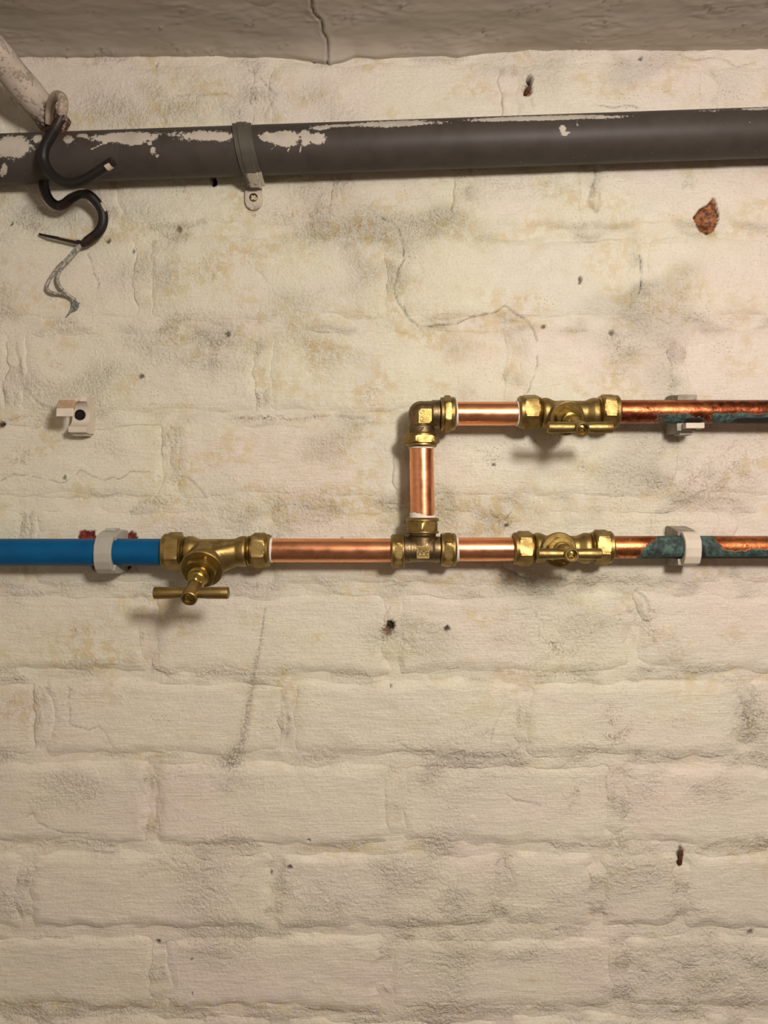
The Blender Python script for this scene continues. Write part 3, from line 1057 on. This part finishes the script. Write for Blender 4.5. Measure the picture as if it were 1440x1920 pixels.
def stop_valve(label, axis_py, nutL, nutR, body, disc_px, disc_out, tip_px, tip_out, k, bar_len, bar_r, hub_r, disc_r, long_right, nd):
    """nutL / nutR: (body end px, pipe end px, centre py); body: (left px, right px);
    disc_px / tip_px: photo positions of bonnet disc and handle hub with distance in front of the pipe axis"""
    c0 = PP((body[0] + body[1]) / 2, axis_py)
    root = empty('stop_valve', c0, label, 'valve', 'brass stop valves')
    Dc = Vector(P(disc_px[0], disc_px[1], OUT + disc_out))
    Tc = Vector(P(tip_px[0], tip_px[1], OUT + tip_out))
    d = (Tc - Dc).normalized()
    L = (Tc - Dc).length
    xl = PP(body[0], axis_py); xr = PP(body[1], axis_py)
    X = Vector((1, 0, 0))
    # cast body: run, globe and boss blended together
    mb = MB()
    rN = .0135
    ln = (xr - xl).length
    lathe(mb, [(rN, 0), (rN + .0012, .002), (rN + .001, .006), (.0118, .0125), (.0118, ln - .0125), (rN + .001, ln - .006), (rN + .0012, ln - .002), (rN, ln)], xl, X, n=40)
    boss0 = Dc - d * (.020 * k)
    boss1 = Dc - d * .0035
    hull(mb, ring_pts(boss0, d, disc_r * .80) + ring_pts(boss0 - d * .008 * k, d, disc_r * .45) + ring_pts(boss1, d, disc_r * .93))
    if long_right:
        hull(mb, ring_pts(xr - X * .006, X, .0124) + ring_pts(boss0 - d * .002, d, disc_r * .70) + ring_pts(boss1 - d * .004, d, disc_r * .74))
        hull(mb, ring_pts(xl + X * .007, X, .0128) + ring_pts(boss0, d, disc_r * .6))
    else:
        hull(mb, ring_pts(xl + X * .012, X, .0108) + ring_pts(boss0, d, disc_r * .62))
        hull(mb, ring_pts(xr - X * .012, X, .0108) + ring_pts(boss0, d, disc_r * .62))
    remeshed(mb, 'body', M_BRASS, root, .0007, 7)
    # threaded necks and nuts
    for (b_, p_, cy_), side in ((nutL, -1), (nutR, 1)):
        tb = MB()
        thread(tb, PP((xl if side < 0 else xr).x / SP + 720, cy_), PP(b_ + side * 3, cy_), .0132, .0142)
        tb.build('threaded_neck', M_BRASSB, root, angle=60)
        r_pipe = .0127 if (side < 0 and long_right) else .0112
        big = side < 0 and long_right
        nut(root, b_, p_, cy_, 'x', nd, a=.0162 if big else .0147, rc=.0186 if big else .0168, flange=.0150, collar=.0168 if big else .0152, fl=.0008, cl=.0042, bore=r_pipe, off=30 + side * 9)
    # bonnet: round seat, hexagon, stepped gland
    m = MB()
    lathe(m, [(disc_r * .9, -.0045), (disc_r, -.0038), (disc_r, -.0006), (disc_r - .0008, 0), (disc_r * .55, 0)], Dc, d, cap=False)
    m.build('bonnet_flange', M_BRASS, root, angle=30)
    ha = disc_r * .69
    m = MB()
    lathe(m, [(ha * 1.18, -.0005, ha), (ha * 1.18, .0056 * k, ha), (ha * 1.05, .0072 * k, ha), (ha * .76, .0074 * k), (ha * .76, .0070 * k)], Dc, d, hexoff=17, cap=False)
    lathe(m, [(ha * .74, .0070 * k), (ha * .72, .0100 * k), (ha * .60, .0108 * k), (ha * .58, .0135 * k), (ha * .48, .0148 * k), (ha * .2, .0148 * k)], Dc, d, cap=False)
    m.build('bonnet', M_BRASSB, root, angle=30)
    m = MB()
    g0 = .0145 * k
    lathe(m, [(.0068 * k, g0, .0056 * k), (.0068 * k, g0 + .0055 * k, .0056 * k), (.0052 * k, g0 + .0065 * k), (.0025, g0 + .0066 * k)], Dc, d, hexoff=5, cap=False)
    m.build('gland_nut', M_BRASSB, root, angle=30)
    m = MB()
    lathe(m, [(.0034 * k, g0), (.0034 * k, L - .012 * k)], Dc, d, n=32)
    m.build('spindle', M_BRASSB, root)
    # tee handle: hub along the spindle, bar across
    m = MB()
    lathe(m, [(hub_r * .72, L - .021 * k), (hub_r * .80, L - .0195 * k), (hub_r * .86, L - .012 * k), (hub_r, L - .008 * k), (hub_r, L - .0007), (hub_r - .0007, L), (hub_r - .0016, L), (hub_r - .0018, L - .0022), (.0001, L - .0024)], Dc, d, n=48, cap=False)
    bc = Dc + d * (L - .0078 * k)
    hb = bar_len / 2
    lathe(m, [(.0001, -hb), (bar_r - .0012, -hb), (bar_r - .0003, -hb + .0005), (bar_r, -hb + .0014), (bar_r * .97, -hb * .45), (bar_r * .80, -hb * .12), (bar_r * .80, hb * .12),
              (bar_r * .97, hb * .45), (bar_r, hb - .0014), (bar_r - .0003, hb - .0005), (bar_r - .0012, hb), (.0001, hb)], bc, (1, 0, 0), n=40, cap=False)
    hd = m.build('handle', M_BRASS, root, angle=40)
    hd['label'] = 'tee-shaped brass turning handle'
    screw_head(hd, Dc + d * (L - .0024), d, hub_r - .0020, M_BRASSB)
    return root


stop_valve('large brass stop valve on the left joining blue pipe to copper', 1034,
           (343.5, 306.5, 1034), (472, 508, 1032), (349, 464), (378, 1068), .020, (353.7, 1123.6), .060, 1.2, .0655, .0054, .0071, .0195, True, M_BRASS)
stop_valve('upper right brass stop valve above the other one', 775,
           (1009, 971, 772.5), (1125, 1159, 771.5), (1014, 1121), (1064, 785), .020, (1093.3, 805.8), .058, 1.0, .0572, .0051, .0063, .0160, False, M_BRASS)
stop_valve('lower right brass stop valve level with the tee', 1028,
           (997, 961, 1028.5), (1112, 1147.5, 1026), (1001, 1106), (1049, 1031), .020, (1072.8, 1040.8), .058, 1.0, .0562, .0050, .0063, .0160, False, M_BRASS)

# tee
T = empty('tee_fitting', PP(792, 1030.5), 'brass compression tee where the upright copper pipe meets the lower run', 'fitting')
mb = MB()
lathe(mb, [(.0118, 0), (.0124, .0008), (.0124, .0065), (.0117, .0072), (.0117, .0072), (.0117, .028), (.0124, .0285), (.0124, .0345), (.0118, .0352)], PP(756, 1030.5), (1, 0, 0), n=48)
lathe(mb, [(.0117, 0), (.0117, .012), (.0128, .0135), (.0128, .021), (.012, .0215)], PP(792, 1030.5), (0, 0, 1), n=48)
hull(mb, ring_pts(PP(781, 1030.5), (1, 0, 0), .0116) + ring_pts(PP(803, 1030.5), (1, 0, 0), .0116) + ring_pts(PP(792, 1012), (0, 0, 1), .0112))
remeshed(mb, 'body', M_BRASSD, T, .0005, 3)
pc = PP(792, 1034)
mb = MB()
R0 = Matrix.Identity(3)
bz = .0122
box(mb, pc + Vector((0, -bz + .0012, 0)), (.0058, .0015, .0058))
pad = mb.build('cast_pad', M_BRASS, T, angle=30)
mb = MB()
for cx_, cz_, r_ in ((-.0028, -.0018, .0017), (.0006, -.0016, .0019), (.0036, -.0018, .0014)):
    pts = [pc + Vector((cx_ + r_ * math.cos(a_), -bz - .0004, cz_ + r_ * 1.1 * math.sin(a_))) for a_ in np.linspace(.6, 5.4, 14)]
    tube(mb, pts, .00035, 6)
for z_ in (.0012, .0024, .0038):
    pts = [pc + Vector((x_, -bz - .0003, z_ + .0004 * math.sin(x_ * 2400 + z_ * 900))) for x_ in np.linspace(-.0045, .0045, 18)]
    tube(mb, pts, .0003, 6)
mb.build('cast_mark', M_BRASSD, T)
nut(T, 758, 732.5, 1033, 'x', M_BRASS, a=.0144, rc=.0163, fl=.0022, cl=.0040)
nut(T, 826, 855, 1031, 'x', M_BRASS, a=.0144, rc=.0163, fl=.0028, cl=.0038, off=24)
nut(T, 1000, 970.5, 792, 'z', M_BRASS, a=.0143, rc=.0161, fl=.0022, cl=.0034, off=4)

# elbow
E = empty('elbow_fitting', PP(790, 776), 'brass compression elbow at the top of the upright copper pipe', 'fitting')
mb = MB()
ce = PP(790, 776)
lathe(mb, [(.0119, -.001), (.0121, .0065), (.0121, .0096), (.0130, .0100), (.0130, .0172), (.012, .0176)], ce, (1, 0, 0), n=48)
lathe(mb, [(.0119, -.001), (.0121, .008), (.0121, .0116), (.0128, .0122), (.0128, .0186), (.012, .019)], ce, (0, 0, -1), n=48)
sp = []
for i in range(1, 12):
    a_ = math.pi * i / 12
    sp.append((.0122 * math.sin(a_), -.0122 * math.cos(a_)))
lathe(mb, [(.0004, -.0122)] + sp + [(.0004, .0122)], ce, (0, 0, 1), n=40)
remeshed(mb, 'body', M_BRASSD, E, .0005, 3)
pc = PP(796, 783)
mb = MB()
hx, hz = .0064, .0070
q_ = .0024
outl = [(-hx, -hz), (hx - q_, -hz), (hx, -hz + q_), (hx, hz), (-hx + q_, hz), (-hx, hz - q_)]
V = [pc + Vector((x, -.0108, z)) for x, z in outl] + [pc + Vector((x, -.0128, z)) for x, z in outl] + [pc + Vector((x * .94, -.0131, z * .94)) for x, z in outl]
F = [tuple(range(12, 18))] + [(i, (i + 1) % 6, 6 + (i + 1) % 6, 6 + i) for i in range(6)] + [(6 + i, 6 + (i + 1) % 6, 12 + (i + 1) % 6, 12 + i) for i in range(6)]
mb.add(V, F)
mb.build('cast_pad', M_BRASSB, E, angle=30)


def raised_text(body, size, c, rot, parent, mat, depth=.0004):
    cu = bpy.data.curves.new('cast_lettering', 'FONT')
    cu.body = body; cu.size = size; cu.extrude = depth; cu.align_x = 'CENTER'; cu.align_y = 'CENTER'
    cu.resolution_u = 3
    to = bpy.data.objects.new('cast_lettering', cu)
    COL.objects.link(to)
    dg = bpy.context.evaluated_depsgraph_get()
    me = bpy.data.meshes.new_from_object(to.evaluated_get(dg))
    bpy.data.objects.remove(to)
    me.transform(Matrix.Rotation(rot, 4, 'Z'))
    me.transform(Matrix.Rotation(math.pi / 2, 4, 'X'))
    me.transform(Matrix.Translation(Vector(c) - wloc(parent)))
    o = link_mesh('cast_lettering', me, mat, parent)
    return o


raised_text('KKG', .0058, pc + Vector((-.0027, -.0133, 0)), math.pi / 2, E, M_BRASSD, .0004)
mb = MB()
tube(mb, [PP(790, 812) + Vector(p_) for p_ in ((-.0016, -.0131, .0008), (-.0006, -.0131, .0016), (.0002, -.0131, .0024), (.0008, -.0131, .0036), (.0018, -.0130, .0042))], .0005, 8)
mb.build('cast_tick', M_BRASSB, E)
nut(E, 825.5, 854, 776, 'x', M_BRASS, a=.0155, rc=.0178, fl=.0030, cl=.0042, collar=.0157, off=32)
nut(E, 813.5, 839, 790, 'z', M_BRASS, a=.0153, rc=.0175, fl=.0015, cl=.0032, collar=.0148, off=40)


# ------------------------------------------------------------------ plastic pipe clips
def clip_section(name, mat, parent, axis_p, width, r_in, th0, th1, outer, n=70, attr=None):
    """ring section between two angles (degrees, 0 = towards the room, 90 = up); outer(th) gives the outer radius"""
    V = []; F = []; A = []
    C = Vector(axis_p)
    ths = np.linspace(math.radians(th0), math.radians(th1), n)
    hw = width / 2
    bev = .0006
    for th in ths:
        dv = Vector((0, -math.cos(th), math.sin(th)))
        ro = outer(th)
        for x, r in ((-hw, r_in), (-hw, ro - bev), (-hw + bev, ro), (hw - bev, ro), (hw, ro - bev), (hw, r_in)):
            V.append(C + dv * r + Vector((x, 0, 0)))
            A.append(attr(x, th) if attr else (0, 0, 0, 0))
    m = 6
    for i in range(n - 1):
        for k in range(m):
            a = i * m + k; b = i * m + (k + 1) % m
            F.append((a, a + m, b + m, b))
    F.append(tuple(range(m))); F.append(tuple((n - 1) * m + k for k in reversed(range(m))))
    mb = MB(); mb.add(V, F, A)
    return mb.build(name, mat, parent, angle=32, attr=True)


def outer_shape(poly, C):
    """radius to a closed outline given as (off wall mm, up mm from axis)"""
    pts = [(-(o_ * .001) - C.y, z_ * .001) for o_, z_ in poly]

    def f(th):
        dx, dz = -math.cos(th), math.sin(th)
        best = .05
        for (x0, z0), (x1, z1) in zip(pts, pts[1:] + pts[:1]):
            ex, ez = x1 - x0, z1 - z0
            den = dx * ez - dz * ex
            if abs(den) < 1e-12:
                continue
            t = (x0 * ez - z0 * ex) / den
            s = (x0 * dz - z0 * dx) / den
            if t > 0 and -1e-6 <= s <= 1 + 1e-6:
                best = min(best, t)
        return best
    return f


# closed milky clip on the blue pipe
C = Vector(P(206, 1035.5, OUT)); C.x = (202 - 720) * SP
CL = empty('pipe_clip', (C.x, 0, C.z), 'milky white closed pipe clip holding the blue pipe', 'clip', 'plastic pipe clips')
sh = outer_shape([(0, -19.5), (0, 19.5), (10, 20.8), (20, 20.2), (30, 18.2), (37, 14), (42, 7), (43.2, 0), (42.5, -8), (39, -15), (33, -19.5), (22, -20.5)], C)
clip_section('clip_base', M_CLIPW, CL, C + Vector((.0012, 0, 0)), .0178, .0130, 62, 300, sh)
clip_section('clip_strap', M_CLIPW, CL, C, .0162, .0131, -78, 66, lambda t: sh(t) + .0003)
mb = MB(); box(mb, C + Vector((.0005, .012, .0212)), (.0048, .006, .0012)); mb.build('latch_tab', M_CLIPW, CL)

# closed aged clip on the lower old pipe
C = PP(1288, 1026)
CL = empty('pipe_clip', (C.x, 0, C.z), 'aged white closed pipe clip on the lower corroded copper pipe', 'clip', 'plastic pipe clips')
sh = outer_shape([(0, -18), (0, 19.5), (9, 19.5), (20, 17.5), (28, 16), (36, 13), (41.5, 7), (42.5, 0), (41.5, -8), (38, -14.5), (30, -17), (20, -18)], C)
sp_ = lambda x, th: (.30, 0, 0, 0)
clip_section('clip_base', M_CLIPG, CL, C + Vector((-.0012, 0, 0)), .0172, .0112, 78, 285, sh)
clip_section('clip_strap', M_CLIPO, CL, C + Vector((.0008, 0, 0)), .0150, .0111, -84, 74, lambda t: sh(t) + .0003, attr=sp_)

# open clip behind the upper old pipe
C = PP(1286, 772)
CL = empty('pipe_clip', (C.x, 0, C.z), 'open white pipe clip cupping the upper corroded copper pipe', 'clip', 'plastic pipe clips')
sh = outer_shape([(0, -19), (0, 18), (10, 18), (20, 17), (26, 15.5), (40, 15.5), (41, 0), (41, -16), (30, -18), (20, -19)], C)
clip_section('clip_base', M_CLIPG, CL, C, .0180, .0111, 74, 278, sh)
mb = MB(); box(mb, C + Vector((.0040, -.0058, -.0142)), (.0085, .0062, .0024)); o = mb.build('latch_jaw', M_CLIPO, CL, attr=True)
mb = MB(); box(mb, C + Vector((.0012, .010, -.0200)), (.0060, .007, .0014)); mb.build('latch_tab', M_CLIPG, CL)

# empty clip screwed to the wall on the left
C = Vector(P(160, 781, 0.0)); C.y = -.024
CL = empty('empty_pipe_clip', (C.x, 0, C.z), 'empty white pipe clip screwed to the wall, hooked open, above the blue pipe', 'clip')
sh = outer_shape([(-1, -17), (-1, 17.5), (8, 17.8), (18, 17), (28, 14.8), (35, 10.5), (39.5, 4), (40.5, -6), (37, -13), (30, -16), (18, -18), (8, -18.5)], C)
dirt = lambda x, th: (.57 if (10 < math.degrees(th) < 48) else .1, 0, 0, 0)
clip_section('clip_hook', M_CLIPO, CL, C + Vector((-.0040, 0, 0)), .0156, .0118, -16, 105, sh, attr=dirt)
clip_section('clip_base', M_CLIPO, CL, C + Vector((.0006, 0, 0)), .0166, .0122, 103, 262, sh)
mb = MB(); box(mb, C + Vector((0, .016, -.0185)), (.0066, .006, .0012)); mb.build('latch_tab', M_CLIPO, CL, attr=True)
mb = MB()
lathe(mb, [(.0052, -.0005), (.0052, .0004), (.0042, .0006), (.0040, -.0002), (.0001, -.0004)], C + Vector((0, .0110, 0)), (0, -1, 0), n=28, cap=False)
o = mb.build('screw', M_DARK, CL); o['label'] = 'dark fixing screw'  # fixing screw drawn near black

# ------------------------------------------------------------------ grey waste pipe with its saddle
GO = .0255
ga = Vector(P(-560, 318.5, GO)); gb = Vector(P(2000, 229.5, GO))
gdir = (gb - ga).normalized()
GR = .0219
PAINT = [  # px, s (vertical position on the pipe -1..1), half length px, half height, strength
    (22, .45, 30, .26, 1), (8, -.42, 6, .16, .9), (4, -.55, 4, .1, .8), (70, .72, 10, .12, .8), (128, .66, 9, .10, .9), (155, .78, 14, .07, .7), (235, .66, 56, .13, .95), (250, .5, 22, .1, .9), (330, .72, 40, .1, .55),
    (380, .62, 48, .14, .75), (415, .55, 20, .12, .9), (281, .38, 5, .06, .8), (287, .12, 5, .12, .75), (294, -.1, 5, .05, .7),
    (502, .48, 16, .12, .9), (533, .42, 26, .17, 1), (540, .30, 16, .14, 1), (573, .40, 9, .20, .95), (596, .36, 13, .14, 1), (600, .75, 20, .06, .7), (640, .82, 60, .07, .7), (690, .84, 60, .08, .7),
    (740, .83, 70, .13, .8), (800, .80, 60, .10, .55), (960, .86, 80, .08, .9), (1040, .84, 90, .09, .9), (1130, .80, 50, .08, .7), (1055, .38, 7, .16, .8), (1060, .22, 9, .10, .8), (1084, .58, 5, .2, .5), (1330, .90, 50, .06, .5), (1420, .92, 40, .06, .7)]
STROKE = [((172, .25), (200, .5), 2, .8), ((548, .3), (540, -.1), 2.5, .7), ((526, .3), (508, .0), 2.5, .6), ((565, .2), (563, -.12), 2.5, .7), ((592, .3), (585, .05), 2.5, .6), ((282, .05), (292, .2), 2, .6)]


def grey_attr(t, th, p, nv):
    x, y = px_of(p)
    s = nv.z * .91 - nv.y * .41
    f = 0.0
    if -40 < x < 1480 and nv.y < .5:
        for qx, qs, lx, ls, k in PAINT:
            if qx < 640: ls *= 1.4
            e = ((x - qx) / lx) ** 2 + ((s - qs) / ls) ** 2
            if e < 3:
                f = max(f, k * math.exp(-e * .5))
        for (x0, s0), (x1, s1), w, k in STROKE:
            ax_, ay_ = x0, s0 * 44; bx_, by_ = x1, s1 * 44
            dx, dy = bx_ - ax_, by_ - ay_
            tt = max(0, min(1, ((x - ax_) * dx + (s * 44 - ay_) * dy) / (dx * dx + dy * dy)))
            q = math.hypot(x - ax_ - tt * dx, s * 44 - ay_ - tt * dy)
            f = max(f, k * math.exp(-(q / w) ** 2))
        if pn(np.float32(x / 5), np.float32(s * 9), 4) > .78:
            f = max(f, .55)
    ru = .7 * math.exp(-((x - 118) / 30) ** 2 - ((s - .85) / .2) ** 2)
    return (f, ru, 0, 0)


mb = MB()
la = (Vector(P(-40, 300.4, GO)) - ga).length; lb = (Vector(P(1480, 247.6, GO)) - ga).length; LT = (gb - ga).length
ts = list(np.arange(0, la, .03)) + list(np.arange(la, lb, .0010)) + list(np.arange(lb, LT, .03)) + [LT]
tube(mb, [ga + gdir * t_ for t_ in ts], GR, 112, grey_attr)
o = mb.build('grey_waste_pipe', M_GREY, attr=True, angle=None)
tag(o, 'thick dark grey plastic waste pipe splashed with cream paint along the top', 'pipe')

SD = empty('pipe_saddle', Vector(P(468, 290, 0)), 'grey painted metal saddle strapped over the grey waste pipe', 'bracket')
V = []; F = []; A = []
cA = Vector(P(461, 282.5, GO))
e_up = (Vector((0, 0, 1)) - gdir * gdir.z).normalized()
e_out = gdir.cross(e_up)
if e_out.y > 0: e_out = -e_out
path = []
for a_ in np.linspace(math.radians(128), math.radians(-78), 46):
    path.append((cA + (e_out * math.cos(a_) + e_up * math.sin(a_)) * (GR + .0004), e_out * math.cos(a_) + e_up * math.sin(a_)))
last = path[-1][0]
for z_, y_ in ((-.003, .008), (-.0045, .014), (-.006, .0185)):
    path.append((last + Vector((0, y_, z_)), Vector((0, -.6, -.8))))
prof_w = [(-.0090, .0), (-.0088, .0012), (-.0050, .0013), (-.0042, .0022), (.0042, .0022), (.0050, .0013), (.0088, .0012), (.0090, .0)]
np_ = len(path)
for i, (c_, n_) in enumerate(path):
    sl = -.0048 + .0112 * i / (np_ - 1)
    for w_, h_ in prof_w:
        V.append(c_ + gdir * (w_ + sl) + n_ * h_)
        A.append((.42 * float(i < 7) * (.5 + .5 * random.random()) + (.6 if i > np_ - 5 and w_ > -.006 else 0), 0, 0, 0))
m = len(prof_w)
for i in range(np_ - 1):
    for k_ in range(m - 1):
        a_ = i * m + k_
        F.append((a_, a_ + 1, a_ + m + 1, a_ + m))
    F.append((i * m + m - 1, i * m, i * m + m, i * m + 2 * m - 1))
mb = MB(); mb.add(V, F, A)
mb.build('strap', M_SADDLE, SD, angle=40, attr=True)
# fixing tab with a rounded end
tc = Vector(P(475.5, 371, .0024))
outl = [(-.0084, .0135), (.0084, .0135)] + [(.0084 * math.cos(a_), -.0022 + .0098 * math.sin(a_)) for a_ in np.linspace(0, -math.pi, 18)]
V = []; A = []
for y_, sc in ((.004, 1), (-.0004, 1), (-.0008, .95)):
    for x_, z_ in outl:
        V.append(tc + Vector((x_ * sc, y_, z_ * sc)))
        A.append((.75 if (z_ > .004 or (abs(x_) > .005 and z_ < .006) or z_ < -.008) else 0.2, .5 if z_ < -.010 else 0, 0, 0))
n_ = len(outl)
F = [tuple(2 * n_ + i for i in range(n_))]
for r_ in range(2):
    F += [(r_ * n_ + i, r_ * n_ + (i + 1) % n_, (r_ + 1) * n_ + (i + 1) % n_, (r_ + 1) * n_ + i) for i in range(n_)]
mb = MB(); mb.add(V, F, A)
tb = mb.build('fixing_tab', M_SADDLE, SD, attr=True)
screw_head(tb, tc + Vector((0, -.0008, 0)), (0, -1, 0), .0042, M_SCREW, .3)

# ------------------------------------------------------------------ painted conduit at top left
ca = np.array(P(112, 243, .008)); cb = np.array(P(0, 110, .064))
dirn = (cb - ca) / np.linalg.norm(cb - ca)
L2 = (.447 - ca[2]) / dirn[2]
pts = [ca + dirn * t_ for t_ in np.arange(0, L2 + .005, .0025)]


def cond_attr(t, th, p, nv):
    l_ = (np.array(p) - ca) @ dirn
    return (.40 + .25 * float(pn(l_ * 60, th * 2, 4)), float(ss(.034, .012, np.float32(l_))) * 1.1 + .5 * max(0, float(pn(l_ * 90, th * 2.5, 9)) - .45), 0, 0)


mb = MB()
tube(mb, pts, lambda t_: .0139 + .0003 * math.sin(t_ * 31), 44, cond_attr)
o = mb.build('painted_conduit', M_CONDUIT, attr=True, angle=None)
tag(o, 'cream painted conduit slanting down from the ceiling with a rusty lower end', 'pipe')

# ------------------------------------------------------------------ cut cables
def cable_attr_a(t, th, p, nv):
    f = 0.0
    if t < .36: f = .95 - .6 * max(0, (t - .27) / .09)
    if .955 < t < .99 and nv.z < -.35: f = .9
    if pn(np.float32(t * 70), np.float32(th * 3), 6) > .74: f = max(f, .5)
    return (f, .5 * float(.2 < t < .4), 0, 0)


up = [P(92, 232, .030), P(93, 205, .038), P(99, 186, .050), P(108, 179, .058), P(117, 186, .064), P(117, 208, .066), P(108, 232, .066), P(94, 256, .064), P(83, 278, .062), P(82, 300, .060),
      P(91, 320, .060), P(107, 336, .061), P(128, 344, .062), P(150, 341, .063), P(172, 330, .066), P(193, 316, .069), P(212, 303, .072)]
mb = MB()
tube(mb, catmull(up, 8), lambda t_: .0034 + .0011 * min(1, t_ * 4), 20, cable_attr_a)
o = mb.build('black_cable', M_CABLE, attr=True, angle=50)
tag(o, 'thick black cable stub looped round the conduit and hanging over the grey pipe', 'cable')


def cable_attr_b(t, th, p, nv):
    f = 0.0
    f = 1.0 * math.exp(-((t - .48) / .09) ** 2) * float(ss(.0, .6, np.float32(nv.z)))
    f = max(f, .85 * math.exp(-((t - .69) / .035) ** 2) * float(ss(.2, .8, np.float32(nv.x))))
    return (f, .6 * float(t > .9 or .3 < t < .4), 0, 0)


lo = [P(82, 330, .012), P(82, 342, .022), P(84, 356, .024), P(92, 374, .022), P(106, 385, .020), P(120, 383, .020), P(135, 371, .021), P(151, 363, .022), P(167, 366, .022), P(181, 379, .020), P(192, 397, .018),
      P(193, 418, .016), P(184, 436, .014), P(168, 449, .012), P(154, 459, .010)]
CB = empty('frayed_black_cable', P(154, 459, .005), 'frayed black cable below the grey pipe with bare wires hanging down', 'cable')
mb = MB()
tube(mb, catmull(lo, 8), lambda t_: .0045 if t_ < .95 else .0045 - .03 * (t_ - .95), 20, cable_attr_b)
mb.build('sheath', M_CABLE, CB, attr=True, angle=50)
mb = MB()
tube(mb, catmull([P(154, 455, .010), P(140, 453, .009), P(120, 449, .008), P(100, 445, .007), P(86, 442, .006), P(74, 439, .004)], 6), lambda t_: .0022 - .0011 * t_, 10,
     lambda t, th, p, nv: (.8 if (nv.z > .3 and .15 < t < .5) else .25, .3, 0, 0))
mb.build('wire_stub', M_CABLE, CB, attr=True, angle=50)
for w_ in ([P(151, 459, .010), P(141, 468, .009), P(128, 483, .008), P(112, 498, .007), P(98, 516, .006), P(89, 533, .006), P(89, 543, .006), P(99, 549, .006), P(114, 551, .005), P(126, 554, .005), P(137, 561, .004)],
           [P(153, 460, .010), P(143, 471, .010), P(130, 486, .009), P(117, 500, .009), P(109, 515, .008), P(108, 526, .008), P(113, 538, .007), P(121, 547, .006), P(130, 555, .006), P(141, 562, .005)]):
    mb = MB()
    tube(mb, catmull(w_, 6), .0016, 10, wob=.12)
    mb.build('wire', M_WIRE, CB, angle=60)
for w_ in ([(134, 558), (140, 564), (146, 570), (149, 568)], [(136, 559), (144, 566), (147, 574), (143, 579), (136, 582)], [(133, 558), (136, 566), (135, 576), (131, 584)],
           [(136, 560), (139, 570), (136, 580), (130, 587), (126, 591)], [(138, 561), (144, 571), (138, 577), (133, 580)]):
    mb = MB()
    tube(mb, catmull([P(x_, y_, .005) for x_, y_ in w_], 5), .0007, 7, wob=.2)
    mb.build('strand', M_WIREG, CB, angle=60)

# ------------------------------------------------------------------ odd fixings left in the wall
mb = MB()
tube(mb, [P(990, 166, -.004), P(989, 170, -.001), P(988, 174, .0012)], lambda t_: .0026 - .0006 * t_, 10, wob=.35)
o = mb.build('rusted_plug', M_RUST, angle=60)
tag(o, 'rusted plug stub in the ragged hole above the grey pipe', 'wall plug')
mb = MB()
tube(mb, catmull([P(1279, 1594, -.001), P(1278, 1603, .0008), P(1276, 1612, .0010), P(1275, 1620, -.001)], 4), lambda t_: .0011 + .0009 * t_, 8, wob=.3)
o = mb.build('rusty_nail', M_RUST, angle=60)
tag(o, 'small rusty nail in the joint near the lower right corner', 'nail')
